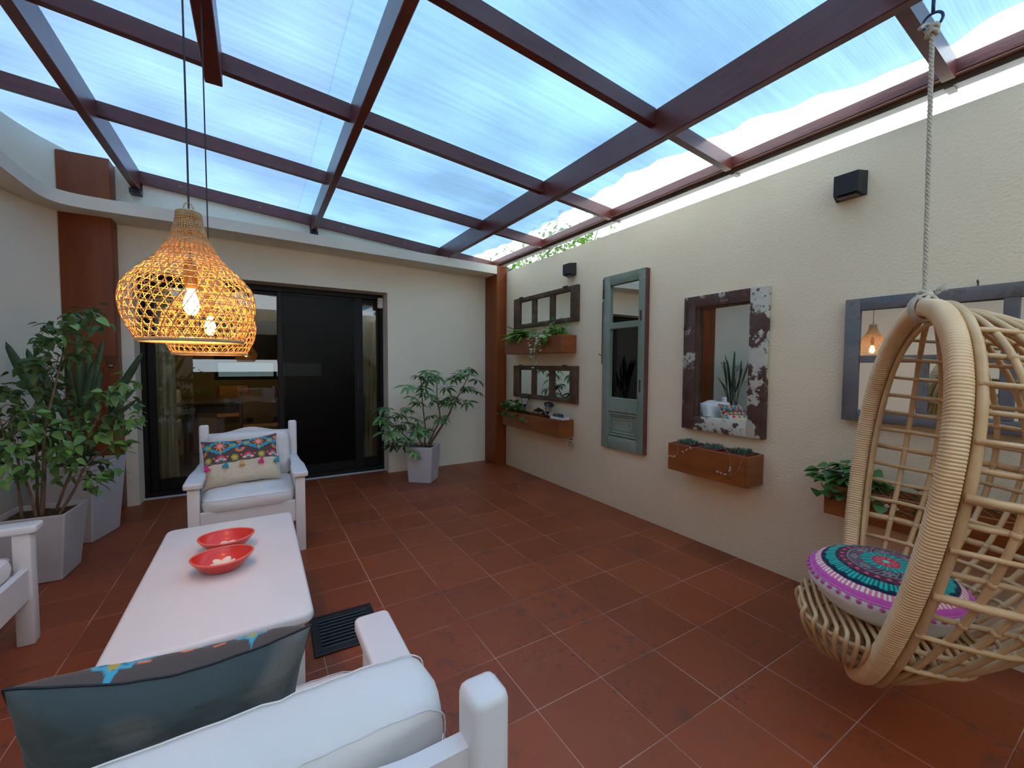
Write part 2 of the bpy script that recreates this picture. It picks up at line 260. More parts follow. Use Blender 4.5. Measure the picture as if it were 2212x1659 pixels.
# ------------------------------------------------------------------ geometry helpers
class MB:
    def __init__(s): s.v = []; s.f = []; s.mi = []; s.cur = 0; s.colors = None
    def add(s, vs, fs):
        o = len(s.v); s.v += [tuple(p) for p in vs]; s.f += [tuple(i+o for i in f) for f in fs]; s.mi += [s.cur]*len(fs); return s
    def box(s, a, b, mtx=None):
        (x0, y0, z0), (x1, y1, z1) = a, b
        vs = [Vector(p) for p in ((x0,y0,z0),(x1,y0,z0),(x1,y1,z0),(x0,y1,z0),(x0,y0,z1),(x1,y0,z1),(x1,y1,z1),(x0,y1,z1))]
        if mtx: vs = [mtx @ p for p in vs]
        return s.add(vs, [(0,3,2,1),(4,5,6,7),(0,1,5,4),(1,2,6,5),(2,3,7,6),(3,0,4,7)])
    def rbox(s, a, b, r=0.004, seg=2, mtx=None):
        bm = bmesh.new(); bmesh.ops.create_cube(bm, size=1)
        c = [(a[i]+b[i])/2 for i in range(3)]; d = [abs(b[i]-a[i]) for i in range(3)]
        for v in bm.verts: v.co = Vector((v.co.x*d[0]+c[0], v.co.y*d[1]+c[1], v.co.z*d[2]+c[2]))
        r = min(r, min(d)*0.45)
        bmesh.ops.bevel(bm, geom=bm.edges[:], offset=r, segments=seg, profile=0.5, affect='EDGES')
        bm.verts.index_update()
        s.add([(mtx @ v.co if mtx else v.co.copy()) for v in bm.verts], [[v.index for v in f.verts] for f in bm.faces]); bm.free(); return s
    def prism(s, prof, axis, a, b, close=True):
        """extrude 2D profile (list of (p,q)) along axis 0/1/2 from a to b"""
        n = len(prof); vs = []
        for t in (a, b):
            for (p, q) in prof:
                vs.append({0: (t, p, q), 1: (p, t, q), 2: (p, q, t)}[axis])
        fs = [(i, (i+1) % n, n+(i+1) % n, n+i) for i in range(n)]
        fs += [tuple(range(n))[::-1], tuple(range(n, 2*n))]
        return s.add(vs, fs)
    def tube(s, pts, r, n=8, closed=False, caps=True, up=None, sq=None):
        """sweep circle (or custom section list sq of (a,b) unit pts) along pts. r: float or list"""
        pts = [Vector(p) for p in pts]; k = len(pts); vs = []; fs = []
        prev = None
        for i, p in enumerate(pts):
            a = pts[(i-1) % k] if (closed or i > 0) else p; b = pts[(i+1) % k] if (closed or i < k-1) else p
            t = (b-a); t = t.normalized() if t.length > 1e-9 else Vector((0, 0, 1))
            if up is not None:
                u = (up if isinstance(up, Vector) else up[i]); x = u - t*u.dot(t); x = x.normalized() if x.length > 1e-6 else t.orthogonal().normalized()
            elif prev is None: x = t.orthogonal().normalized()
            else:
                x = prev - t*prev.dot(t); x = x.normalized() if x.length > 1e-6 else t.orthogonal().normalized()
            prev = x; y = t.cross(x); rr = r[i] if isinstance(r, (list, tuple)) else r
            if sq:
                for (ca, cb) in sq: vs.append(p + x*ca*rr + y*cb*rr)
            else:
                for j in range(n):
                    an = 2*PI*j/n; vs.append(p + x*math.cos(an)*rr + y*math.sin(an)*rr)
        m_ = len(sq) if sq else n
        for i in range(k if closed else k-1):
            i2 = (i+1) % k
            for j in range(m_): fs.append((i*m_+j, i*m_+(j+1) % m_, i2*m_+(j+1) % m_, i2*m_+j))
        if caps and not closed:
            fs.append(tuple(range(m_))[::-1]); fs.append(tuple((k-1)*m_+j for j in range(m_)))
        return s.add(vs, fs)
    def lathe(s, prof, n=24, c=(0, 0, 0), cap=True):
        vs = []; fs = []
        for (r, z) in prof:
            for j in range(n):
                a = 2*PI*j/n; vs.append((c[0]+r*math.cos(a), c[1]+r*math.sin(a), c[2]+z))
        for i in range(len(prof)-1):
            for j in range(n): fs.append((i*n+j, i*n+(j+1) % n, (i+1)*n+(j+1) % n, (i+1)*n+j))
        if cap:
            fs.append(tuple(range(n))[::-1]); fs.append(tuple((len(prof)-1)*n+j for j in range(n)))
        return s.add(vs, fs)
    def sphere(s, c, r, n=10, m_=6, sc=(1, 1, 1)):
        return s.lathe2([(r*math.sin(PI*i/m_)*sc[0], -r*math.cos(PI*i/m_)*sc[2]) for i in range(m_+1)], n, c)
    def lathe2(s, prof, n, c):
        prof = [(max(p[0], 1e-4), p[1]) for p in prof]
        return s.lathe(prof, n, c)
    def mesh(s, name, mats, smooth=True, angle=35):
        me = bpy.data.meshes.new(name); me.from_pydata(s.v, [], s.f)
        for m_ in (mats if isinstance(mats, (list, tuple)) else [mats]): me.materials.append(m_)
        if any(s.mi): me.polygons.foreach_set('material_index', s.mi)
        me.polygons.foreach_set('use_smooth', [smooth]*len(s.f))
        if smooth and angle is not None:
            try: me.set_sharp_from_angle(angle=math.radians(angle))
            except Exception: pass
        me.update()
        return me
    def build(s, name, mats, parent=None, smooth=True, angle=35, **kw):
        return link(name, s.mesh(name, mats, smooth, angle), parent, **kw)
def link(name, me, parent=None, loc=None, rot=None, mtx=None, **props):
    o = bpy.data.objects.new(name, me); COL.objects.link(o)
    if parent is not None: o.parent = parent
    if mtx is not None: o.matrix_basis = mtx
    else:
        if loc is not None: o.location = loc
        if rot is not None: o.rotation_euler = rot
    for k, v in props.items(): o[k] = v
    return o
def thing(name, label, cat, loc=(0, 0, 0), rz=0.0, group=None, rot=None):
    o = bpy.data.objects.new(name, None); COL.objects.link(o); o.location = loc
    o.rotation_euler = rot if rot is not None else (0, 0, rz)
    o.empty_display_size = 0.05
    o['label'] = label; o['category'] = cat
    if group: o['group'] = group
    return o
def tag(o, label, cat, group=None, kind=None):
    o['label'] = label; o['category'] = cat
    if group: o['group'] = group
    if kind: o['kind'] = kind
    return o
def struct(name, loc=(0, 0, 0)):
    o = bpy.data.objects.new(name, None); COL.objects.link(o); o.location = loc; o['kind'] = 'structure'; o.empty_display_size = 0.05
    return o
def lerp(a, b, t): return a+(b-a)*t
def smooth_path(pts, n=6):
    """Catmull-Rom through pts"""
    P = [Vector(p) for p in pts]; out = []
    for i in range(len(P)-1):
        p0 = P[i-1] if i > 0 else P[i]*2-P[i+1]; p1 = P[i]; p2 = P[i+1]; p3 = P[i+2] if i+2 < len(P) else P[i+1]*2-P[i]
        for k in range(n):
            t = k/n; out.append(0.5*((2*p1)+(-p0+p2)*t+(2*p0-5*p1+4*p2-p3)*t*t+(-p0+3*p1-3*p2+p3)*t*t*t))
    out.append(P[-1]); return out
def nz(x, y, z=0.0): return mnoise.noise(Vector((x, y, z)))
# ================================================================== STRUCTURE
XR, YB, YF = 2.64, 4.77, -1.60
def zr(x): return 2.7996 - 0.0907*x
GX, GY, T = 0.52710, 2.11709, 0.31
# ---- floor: bed + tiles one by one
fl = MB(); fl.box((-1.75, YF-0.1, -0.12), (XR+0.12, 5.1, -0.0018)); floor = fl.build('floor', M['grout'], smooth=False, kind='structure')
def tile_mesh():
    b = MB(); h = 0.5-0.0055; e = 0.005; c = 0.5-0.0055-e
    vs = [(-h, -h, -0.012), (h, -h, -0.012), (h, h, -0.012), (-h, h, -0.012), (-h, -h, -0.0012), (h, -h, -0.0012), (h, h, -0.0012), (-h, h, -0.0012),
          (-c, -c, 0), (c, -c, 0), (c, c, 0), (-c, c, 0)]
    b.add(vs, [(0,1,5,4),(1,2,6,5),(2,3,7,6),(3,0,4,7),(4,5,9,8),(5,6,10,9),(6,7,11,10),(7,4,8,11),(8,9,10,11)])
    return b.mesh('tile', M['tile'], smooth=False)
TM = tile_mesh()
def left_x(y): return -1.30 if y > 4.5 else (-1.44 if y > 4.15 else -1.62)
na = int((XR-GX)/T)+1
for a in range(-7, na+1):
    for b in range(-9, 13):
        x0, x1 = GX+(a-1)*T, GX+a*T
        if a == na+1: continue
        off = 0.0
        y0, y1 = GY-b*T, GY-(b-1)*T
        x1c, y1c = min(x1, XR), min(y1, 5.02); x0c, y0c = max(x0, -1.62), max(y0, YF)
        if y0c > 4.76:                                   # only the door reveal has tiles beyond the wall face
            x0c, x1c = max(x0c, -0.9), min(x1c, 1.26)
        if x1c-x0c < 0.03 or y1c-y0c < 0.03 or (y0c < 4.7 < y1c and y1c > 4.76 and (x0 > 1.26 or x1 < -0.9) and False): continue
        o = link('tile', TM, floor)
        o.location = ((x0c+x1c)/2, (y0c+y1c)/2, random.uniform(-0.0004, 0.0004)); o.scale = (x1c-x0c, y1c-y0c, 1)
        o.rotation_euler = (random.uniform(-.0015, .0015), random.uniform(-.0015, .0015), 0)
# ---- right wall (boundary wall, sky shows between its top and the roof)
b = MB(); b.rbox((XR, YF-0.12, -0.1), (XR+0.14, 5.1, 2.385), 0.006); b.build('wall_right', M['stucco'], kind='structure')
# ---- back wall with the sliding door opening
b = MB(); y0, y1 = YB, 5.08; DX0, DX1, DZ = -0.905, 1.262, 2.045
b.box((-1.45, y0, -0.1), (DX0, y1, DZ)); b.box((DX1, y0, -0.1), (XR, y1, DZ))
b.prism([(-1.75, DZ), (XR, DZ), (XR, zr(XR)-0.004), (-1.75, zr(-1.75)-0.004)], 1, y0, y1)
b.build('wall_back', M['stucco_pale'], smooth=False, kind='structure')
# ---- left wall, rounded where it meets the post
lp = [(-1.62, YF-0.12), (-1.62, 1.0), (-1.62, 3.0), (-1.60, 3.5), (-1.53, 3.85), (-1.47, 4.1), (-1.42, 4.32), (-1.355, 4.5), (-1.275, 4.64), (-1.2, 4.78)]
lps = smooth_path([(x, y, 0) for x, y in lp], 4)
b = MB(); n = len(lps); vs = []
for p in lps: vs += [(p.x, p.y, -0.1), (p.x, p.y, zr(p.x)-0.004), (p.x-0.14, p.y+0.02, zr(p.x)-0.004), (p.x-0.14, p.y+0.02, -0.1)]
fs = [(4*i+j, 4*i+(j+1) % 4, 4*i+4+(j+1) % 4, 4*i+4+j) for i in range(n-1) for j in range(4)]
b.add(vs, fs+[(0, 1, 2, 3), (4*n-1, 4*n-2, 4*n-3, 4*n-4)]); b.build('wall_left', M['stucco_pale'], kind='structure')
# ---- plaster cornice band: straight along the back wall, curving to the left wall
bp = [(2.50, 4.462), (1.5, 4.455), (0.5, 4.45), (-0.5, 4.435), (-0.93, 4.425), (-1.12, 4.405), (-1.22, 4.35), (-1.268, 4.24), (-1.28, 4.05), (-1.28, 3.4), (-1.30, 2.0), (-1.32, YF)]
bps = smooth_path([(x, y, 0) for x, y in bp], 5); b = MB(); vs = []; n = len(bps)
for p in bps:
    zt = lerp(2.440, 2.503, min(1, (2.5-p.x)/3.0)); zb = zt-0.097
    q = (p.x, YB+0.01) if p.x > -1.1 else (-1.60, max(p.y, 4.45) if p.x > -1.25 else p.y)
    if -1.25 < p.x <= -1.1: q = (-1.35, 4.75)
    vs += [(p.x, p.y, zb), (p.x, p.y, zt), (q[0], q[1], zt+0.004), (q[0], q[1], zb)]
fs = [(4*i+(j+1) % 4, 4*i+j, 4*i+4+j, 4*i+4+(j+1) % 4) for i in range(n-1) for j in range(4)]
b.add(vs, fs+[(3, 2, 1, 0), (4*n-4, 4*n-3, 4*n-2, 4*n-1)]); b.build('trim_1', M['cornice'], angle=30, kind='structure')
# ---- wall behind the camera with a wide opening into a dark room
b = MB()
b.box((-1.75, YF-0.12, 1.95), (XR+0.12, YF, 2.55)); b.box((-1.75, YF-0.12, -0.1), (-1.25, YF, 1.95)); b.box((1.3, YF-0.12, -0.1), (XR+0.12, YF, 1.95))
b.build('wall_front', M['stucco_pale'], smooth=False, kind='structure')
b = MB(); b.box((-1.6, -4.6, -0.1), (1.8, YF-0.12, -0.01)); b.box((-1.6, -4.6, 2.2), (1.8, YF-0.13, 2.3)); b.box((-1.7, -4.6, -0.1), (-1.6, YF-0.13, 2.3))
b.box((1.8, -4.6, -0.1), (1.9, YF-0.13, 2.3)); b.box((-1.7, -4.7, -0.1), (1.9, -4.6, 1.0)); b.box((-1.7, -4.7, 1.36), (1.9, -4.6, 2.3))
b.build('wall_far', M['brown_wall'], smooth=False, kind='structure')
# ---- dining room seen through the door glass
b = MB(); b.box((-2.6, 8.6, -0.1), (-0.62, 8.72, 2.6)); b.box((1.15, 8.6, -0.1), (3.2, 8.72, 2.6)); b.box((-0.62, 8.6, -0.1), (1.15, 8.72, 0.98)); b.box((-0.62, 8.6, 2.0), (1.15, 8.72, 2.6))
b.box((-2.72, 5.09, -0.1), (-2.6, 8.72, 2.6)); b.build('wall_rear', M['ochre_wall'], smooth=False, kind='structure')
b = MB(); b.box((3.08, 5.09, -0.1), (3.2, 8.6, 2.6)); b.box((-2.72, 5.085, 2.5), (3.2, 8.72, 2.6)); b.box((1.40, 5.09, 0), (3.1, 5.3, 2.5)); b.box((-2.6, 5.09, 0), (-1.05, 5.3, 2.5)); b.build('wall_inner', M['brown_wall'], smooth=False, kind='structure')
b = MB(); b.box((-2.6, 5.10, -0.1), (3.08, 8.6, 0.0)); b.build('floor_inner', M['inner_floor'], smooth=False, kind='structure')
wd = struct('window_1')
b = MB()
for a, c in (((-0.62, 8.58, 0.98), (-0.57, 8.64, 2.0)), ((1.10, 8.58, 0.98), (1.15, 8.64, 2.0)), ((-0.57, 8.58, 0.98), (1.10, 8.64, 1.02)), ((0.24, 8.58, 1.02), (0.29, 8.64, 2.0))): b.box(a, c)
b.build('window_frame', M['door_frame'], wd, smooth=False)
b = MB(); b.box((-0.57, 8.60, 1.255), (1.10, 8.63, 2.0)); b.build('roller_blind', M['door_frame'], wd, smooth=False)
b = MB(); b.box((-0.57, 8.615, 1.02), (1.10, 8.62, 1.26)); b.build('glass_pane', M['screen'], wd, smooth=False)
# ---- sliding door
door = struct('door_1')
def bar(name, a, c, parent=door, mat='door_frame', r=0.003): q = MB(); q.rbox(a, c, r, 1); return q.build(name, M[mat], parent)
bar('frame_head', (DX0, 4.975, 1.99), (DX1, 5.075, DZ)); bar('frame_sill', (DX0, 4.965, -0.01), (DX1, 5.075, 0.045))
bar('frame_jamb', (DX0, 4.975, 0.045), (DX0+0.035, 5.075, 1.99)); bar('frame_jamb', (DX1-0.035, 4.975, 0.045), (DX1, 5.075, 1.99))
for (nm, xa, xb, ya, pane) in (('left', -0.868, 0.236, 5.035, 'glass'), ('mid', 0.180, 1.036, 4.990, 'glass'), ('right', 0.60, 1.226, 5.035, 'glass')):
    sh = MB(); yb = ya+0.034; sw = {'left': (0.058, 0.056), 'mid': (0.055, 0.095), 'right': (0.05, 0.02)}[nm]
    sh.rbox((xa, ya, 0.046), (xa+sw[0], yb, 1.989), 0.003, 1); sash = sh.build('sash_stile', M['door_frame'], door)
    bar('sash_stile', (xb-sw[1], ya, 0.046), (xb, yb, 1.989)); bar('sash_rail', (xa+sw[0], ya, 0.046), (xb-sw[1], yb, 0.15)); bar('sash_rail', (xa+sw[0], ya, 1.955), (xb-sw[1], yb, 1.989))
    q = MB(); q.box((xa+sw[0]-0.005, ya+0.014, 0.145), (xb-sw[1]+0.005, ya+0.019, 1.96)); q.build('glass_pane', M['glass'], door, smooth=False)
q = MB(); q.box((0.236, 4.982, 0.15), (0.941, 4.985, 1.955)); q.build('insect_screen', M['screen'], door, smooth=False)
bar('door_handle', (0.965, 4.972, 0.95), (0.985, 4.99, 1.12), mat='black_metal')
b = MB(); b.rbox((DX0, 4.91, -0.005), (DX1, 4.966, 0.004), 0.002, 1); b.build('trim_2', M['stone_white'], kind='structure')
# ---- curtains inside
def curtain(name, x0, x1, y, z0, z1, label, folds, mat):
    b = MB(); nx, nzz = folds*10, 14; vs = []
    for k in range(nzz+1):
        z = lerp(z0, z1, k/nzz)
        for i in range(nx+1):
            u = i/nx; amp = 0.022*(1+0.3*math.sin(3.1*u+k*.2))
            vs.append((lerp(x0, x1, u)+0.006*math.sin(k*0.5+i*.7), y+amp*math.sin(2*PI*folds*u+0.15*math.sin(k*.6))+0.006*nz(i*.2, k*.3), z))
    fs = [(k*(nx+1)+i, k*(nx+1)+i+1, (k+1)*(nx+1)+i+1, (k+1)*(nx+1)+i) for k in range(nzz) for i in range(nx)]
    b.add(vs, fs); o = b.build(name, M[mat], angle=None); so = o.modifiers.new('thick', 'SOLIDIFY'); so.thickness = 0.003
    tag(o, label, 'curtain'); return o
curtain('curtain', -0.83, -0.67, 5.12, 0.02, 2.2, 'cream linen curtain inside the left edge of the glass door', 3, 'curtain')
curtain('curtain', 1.06, 1.24, 5.12, 0.02, 2.2, 'shade-darkened linen curtain gathered inside the right edge of the glass door', 4, 'curtain_dim')
# ---- wooden posts
b = MB(); b.rbox((2.50, 4.462, 0), (XR-0.001, YB-0.001, 2.445), 0.006, 2); tag(b.build('wooden_post', M['post']), 'square mahogany post in the far corner beside the stacked planters', 'post')
b = MB(); b.rbox((-1.29, 4.60, 0), (-0.985, YB-0.001, 2.876), 0.006, 2); tag(b.build('wooden_post', M['post']), 'wide orange-brown wooden post behind the potted plants, passing through the cornice', 'post')

# ---- pergola timbers
pg = thing('pergola', 'dark mahogany pergola of rafters and cross beams under the clear roof', 'pergola', (0.5, 2.5, 2.5))
pg.location = (0, 0, 0)
YS = -0.95
def rafter(x0, x1, depth, ya=YS, yb=YB-0.002, nm='rafter', rest=0.0):
    z = zr(x1)-0.002; q = MB(); q.rbox((x0, ya, z-depth), (x1, yb, z), 0.004, 1); return q.build(nm, M['beam'], pg)
rafter(1.861, 1.906, 0.172); rafter(0.490, 0.541, 0.160); rafter(-0.875, -0.822, 0.165)
z = zr(-0.12)-0.002; q = MB(); q.rbox((-0.196, YS, z-0.175), (-0.122, 2.618, z), 0.004, 1); q.build('rafter', M['beam'], pg)
q = MB(); z = zr(2.62)-0.002; q.rbox((2.572, YS, z-0.062), (2.622, YB-0.002, z), 0.004, 1); q.build('edge_beam', M['beam'], pg)
xs = [(-1.60, -0.875), (-0.822, 0.490), (0.541, 1.861), (1.906, 2.572)]
for yc, dd in ((0.588, 0.085), (1.575, 0.085), (2.618, 0.088), (3.620, 0.088)):
    for (xa, xb) in xs:
        if yc == 3.620 and xa < -1: xa = -1.55
        q = MB(); q.prism([(xa, zr(xa)-0.003-dd), (xb, zr(xb)-0.003-dd), (xb, zr(xb)-0.003), (xa, zr(xa)-0.003)], 1, yc, yc+0.042); q.build('cross_beam', M['beam'], pg, smooth=False)
for (xa, xb) in [(-0.822, 0.490), (0.541, 1.861), (1.906, 2.572)]:
    q = MB(); q.prism([(xa, zr(xa)-0.003-0.10), (xb, zr(xb)-0.003-0.10), (xb, zr(xb)-0.003), (xa, zr(xa)-0.003)], 1, YB-0.040, YB-0.002); q.build('wall_plate', M['beam'], pg, smooth=False)
for xa, xb, zz in ((-0.885, -0.812, zr(-0.82)-0.175), (0.482, 0.549, zr(0.54)-0.17), (1.853, 1.914, zr(1.9)-0.182)):
    q = MB(); q.box((xa, YB-0.09, zz-0.035), (xb, YB-0.003, zz+0.004)); q.box((xa, YB-0.012, zz), (xb, YB-0.003, zz+0.17)); q.build('beam_bracket', M['black_metal'], pg, smooth=False)
for k, (xx, dz) in enumerate(((-0.55, .05), (0.05, .06), (0.80, .05), (1.45, .06), (1.82, .05), (2.25, .05))):
    q = MB(); q.lathe([(0.011, 0), (0.010, 0.003), (0.004, 0.0045)], 10); q.build('bolt_cap', M['brass'], pg, mtx=Matrix.Translation((xx, YB-0.0405, zr(xx)-dz)) @ Matrix.Rotation(PI/2, 4, 'X'))
# ---- gutter along the boundary wall
b = MB(); b.prism([(2.624, 2.476), (2.690, 2.480), (2.700, 2.545), (2.692, 2.545), (2.684, 2.487), (2.632, 2.484), (2.632, 2.545), (2.624, 2.545)], 1, YS, 4.74)
g = b.build('rain_gutter', M['grey_metal'], smooth=False); tag(g, 'grey metal rain gutter along the roof edge above the boundary wall', 'gutter')
for yy in (0.62, 1.60, 2.64, 3.64):
    q = MB(); q.box((2.624, yy-0.015, 2.470), (2.694, yy+0.015, 2.4755)); q.build('bracket', M['grey_metal'], g, smooth=False)
# ---- roof: polycarbonate sheets and the film under them
ceil = struct('ceiling')
def sheet(name, x0, x1, y0, y1, dz, mat, edge=None, parent=ceil):
    b = MB(); ny = 120 if edge else 1; vs = []
    for k in range(ny+1):
        y = lerp(y0, y1, k/ny); xe = edge(y) if edge else x1
        for (x, h) in ((x0, dz), (xe, dz), (xe, dz+0.002), (x0, dz+0.002)): vs.append((x, y, zr(x)+h))
    fs = [(4*k+j, 4*k+(j+1) % 4, 4*k+4+(j+1) % 4, 4*k+4+j) for k in range(ny) for j in range(4)]
    b.add(vs, fs+[(3, 2, 1, 0), (4*ny, 4*ny+1, 4*ny+2, 4*ny+3)]); return b.build(name, M[mat], parent, smooth=False)
for (xa, xb) in ((-1.75, -0.85), (-0.845, 0.515), (0.52, 1.88), (1.885, 2.66)): sheet('roof_sheet', xa, xb, YS-0.03, YB+0.15, 0.006, 'sheet')
sheet('film_layer', -1.75, 0.375, YS-0.03, YB+0.15, 0.012, 'cloth_a')
def tear(y):
    s = 2.36 + 0.05*math.sin(y*1.9+0.6) + 0.035*nz(y*2.5, 1.7)
    if y < 1.6: s += 0.16*max(0, 1-abs(y-0.75)/0.55)*0.7
    return min(2.63, s + 0.018*math.sin(y*150) + 0.012*nz(y*26, 3.3))
sheet('film_layer', 0.375, 2.3, YS-0.03, YB+0.15, 0.0125, 'cloth_b', tear)
# ================================================================== FURNITURE
def armchair(loc, rz, label, chip=False):
    t = thing('armchair', label, 'armchair', loc, rz, 'white wooden armchairs round the coffee table')
    W = M['white_paint']; hw = 0.3125
    for sx in (-1, 1):
        xo, xi = sorted((sx*hw, sx*(hw-0.058)))
        q = MB(); q.rbox((xo, -0.352, 0), (xi, -0.294, 0.500), 0.006, 2); q.build('leg', W, t)
        q = MB(); q.rbox((xo, 0.292, 0), (xi, 0.350, 0.795), 0.014, 3); q.build('leg', W, t)
        # armrest: wide at the front, waisted towards the post
        out_ = [(hw+0.018, -0.375), (hw+0.018, -0.10), (hw+0.004, 0.06), (hw-0.002, 0.292), (hw-0.060, 0.292), (hw-0.062, 0.0), (hw-0.074, -0.14), (hw-0.076, -0.375)]
        bm = bmesh.new(); vs = [bm.verts.new((sx*x, y, 0.500)) for x, y in out_]; f = bm.faces.new(vs)
        r = bmesh.ops.extrude_face_region(bm, geom=[f]); bmesh.ops.translate(bm, verts=[v for v in r['geom'] if isinstance(v, bmesh.types.BMVert)], vec=(0, 0, 0.034))
        bmesh.ops.recalc_face_normals(bm, faces=bm.faces[:])
        ve = [e for e in bm.edges if abs(e.verts[0].co.z-e.verts[1].co.z) > 0.02 and e.verts[0].co.y < -0.3]
        bmesh.ops.bevel(bm, geom=ve, offset=0.018, segments=4, profile=0.5, affect='EDGES')
        he = [e for e in bm.edges if abs(e.verts[0].co.z-e.verts[1].co.z) < 0.001]
        bmesh.ops.bevel(bm, geom=he, offset=0.008, segments=3, profile=0.5, affect='EDGES')
        me = bpy.data.meshes.new('armrest'); bm.to_mesh(me); bm.free(); me.materials.append(W)
        me.polygons.foreach_set('use_smooth', [True]*len(me.polygons)); me.set_sharp_from_angle(angle=math.radians(35)); link('armrest', me, t)
        q = MB(); q.rbox((min(sx*(hw-0.044), sx*(hw-0.018)), -0.294, 0.205), (max(sx*(hw-0.044), sx*(hw-0.018)), 0.292, 0.345), 0.004, 1); q.build('side_rail', W, t)
    q = MB(); q.rbox((-hw+0.058, -0.342, 0.205), (hw-0.058, -0.314, 0.345), 0.004, 1); q.build('front_rail', W, t)
    q = MB(); q.rbox((-hw+0.058, 0.308, 0.205), (hw-0.058, 0.334, 0.345), 0.004, 1); q.build('back_rail', W, t)
    q = MB(); q.rbox((-hw+0.03, -0.314, 0.300), (hw-0.03, 0.308, 0.318), 0.003, 1); q.build('seat_board', W, t)
    # arched top rail
    prof = []; x0, x1 = -hw+0.057, hw-0.057
    for i in range(25):
        u = i/24; x = lerp(x0, x1, u); s = 0.5-0.5*math.cos(2*PI*min(1, max(0, (u-0.12)/0.76))); prof.append((x, 0.728+0.034*s))
    prof += [(x1, 0.60), (x0, 0.60)]
    q = MB(); q.prism(prof, 1, 0.306, 0.334); q.build('top_rail', W, t, angle=20)
    for i in range(5):
        xx = lerp(-0.18, 0.18, i/4); q = MB(); q.rbox((xx-0.02, 0.312, 0.345), (xx+0.02, 0.328, 0.602), 0.003, 1); q.build('back_slat', W, t)
    return t
def box_cushion(name, w, d, h, label, loc, rot, seed=0, puff=0.028, mat='cushion', sag=0.0, pipes=True, group=None, cat='cushion'):
    """square box cushion with puffed faces, rounded sides and soft wrinkles; piping along both rims"""
    b = MB(); nx = 34; nv = 10; vs = []; top = []; K = 4*nx
    def ring(k):
        e = k/K*4; s = int(e) % 4; t = e-int(e); p = [(-1, -1), (1, -1), (1, 1), (-1, 1)]; a, c = p[s], p[(s+1) % 4]
        return (lerp(a[0], c[0], t), lerp(a[1], c[1], t))
    def sq(x, y, q=0.88): # soften corners
        r = max(abs(x), abs(y)); rr = (abs(x)**9+abs(y)**9)**(1/9)
        return (x*r/rr if rr else x, y*r/rr if rr else y) if r else (x, y)
    G = 24
    def surf(x, y, sgn):
        e = (1-abs(x)**2.6)*(1-abs(y)**2.6); e = max(e, 0)
        X, Y = sq(x, y)
        wr = 0.007*nz(x*2.2+seed, y*3.1, sgn*3)+0.0035*nz(x*5+seed, y*6.5, 7)
        edge = 0.004*nz(x*9+seed, y*9, 5)*(1-e)
        z = sgn*(h/2-0.012 + puff*e**0.5) + wr*(0.4+e) + edge - sag*max(0, 1-(x*x+y*y))
        return Vector((X*w/2*(0.985), Y*d/2*0.985, z))
    for sgn in (1, -1):
        o = len(b.v); vs = [surf(lerp(-1, 1, i/G), lerp(-1, 1, j/G), sgn) for j in range(G+1) for i in range(G+1)]
        fs = [(j*(G+1)+i, j*(G+1)+i+1, (j+1)*(G+1)+i+1, (j+1)*(G+1)+i) for j in range(G) for i in range(G)]
        b.add(vs, fs if sgn > 0 else [f[::-1] for f in fs])
    # side wall between the two rims
    def rim(k, sgn):
        i4 = k/(4*G)*4; s = int(i4) % 4; t = i4-int(i4); p = [(-1, -1), (1, -1), (1, 1), (-1, 1)]; a, c = p[s], p[(s+1) % 4]
        return lerp(a[0], c[0], t), lerp(a[1], c[1], t)
    K = 4*G; vs = []; R = 5
    for r in range(R+1):
        u = r/R
        for k in range(K):
            x, y = rim(k, 1); A = surf(x, y, 1); B = surf(x, y, -1); P = A.lerp(B, u); bul = math.sin(PI*u)*(0.010+0.004*nz(k*.25+seed, u*2))
            dn = Vector((P.x/w, P.y/d, 0)); mx_ = max(abs(P.x)/w, abs(P.y)/d); n2 = Vector((P.x/w if abs(P.x)/w > mx_*0.93 else 0, P.y/d if abs(P.y)/d > mx_*0.93 else 0, 0)).normalized()
            vs.append(P+n2*bul)
    fs = [(r*K+k, (r+1)*K+k, (r+1)*K+(k+1) % K, r*K+(k+1) % K) for r in range(R) for k in range(K)]
    b.add(vs, fs)
    me = b.mesh(name, M[mat], angle=None); bm = bmesh.new(); bm.from_mesh(me); bmesh.ops.remove_doubles(bm, verts=bm.verts, dist=0.0004); bmesh.ops.recalc_face_normals(bm, faces=bm.faces[:]); bm.to_mesh(me); bm.free()
    o = link(name, me, None, loc, rot); tag(o, label, cat, group)
    if pipes:
        for sgn in (1, -1):
            pts = [surf(*rim(k, 1), sgn)*1.0 for k in range(0, K)]
            pts = [Vector((p.x*1.012, p.y*1.012, p.z)) for p in pts]
            q = MB(); q.tube(pts, 0.0013, 5, closed=True); q.build('piping', M['piping' if mat == 'cushion' else mat], o)
    return o
armchair((-0.058, 3.402, 0), 0, 'white wooden armchair beyond the coffee table, in front of the glass door')
armchair((-0.022, 0.823, 0), PI, 'white wooden armchair seen from behind, back posts nearest the camera')
armchair((-1.215, 2.366, 0), PI/2, 'white wooden armchair at the left edge, beside the big grey pot')
G1, G2 = 'white seat cushions of the armchairs', 'white back cushions of the armchairs'
box_cushion('seat_cushion', 0.50, 0.56, 0.10, 'white seat cushion on the armchair before the glass door', (-0.058, 3.335, 0.372), (0, 0, 0), 1, 0.022, group=G1)
box_cushion('back_cushion', 0.50, 0.34, 0.10, 'white back cushion behind the embroidered pillow on the far armchair', (-0.058, 3.615, 0.565), (math.radians(80), 0, 0), 2, 0.026, group=G2)
box_cushion('seat_cushion', 0.50, 0.56, 0.10, 'white seat cushion of the armchair nearest the camera', (-0.022, 0.895, 0.372), (0, 0, 0), 3, 0.022, group=G1)
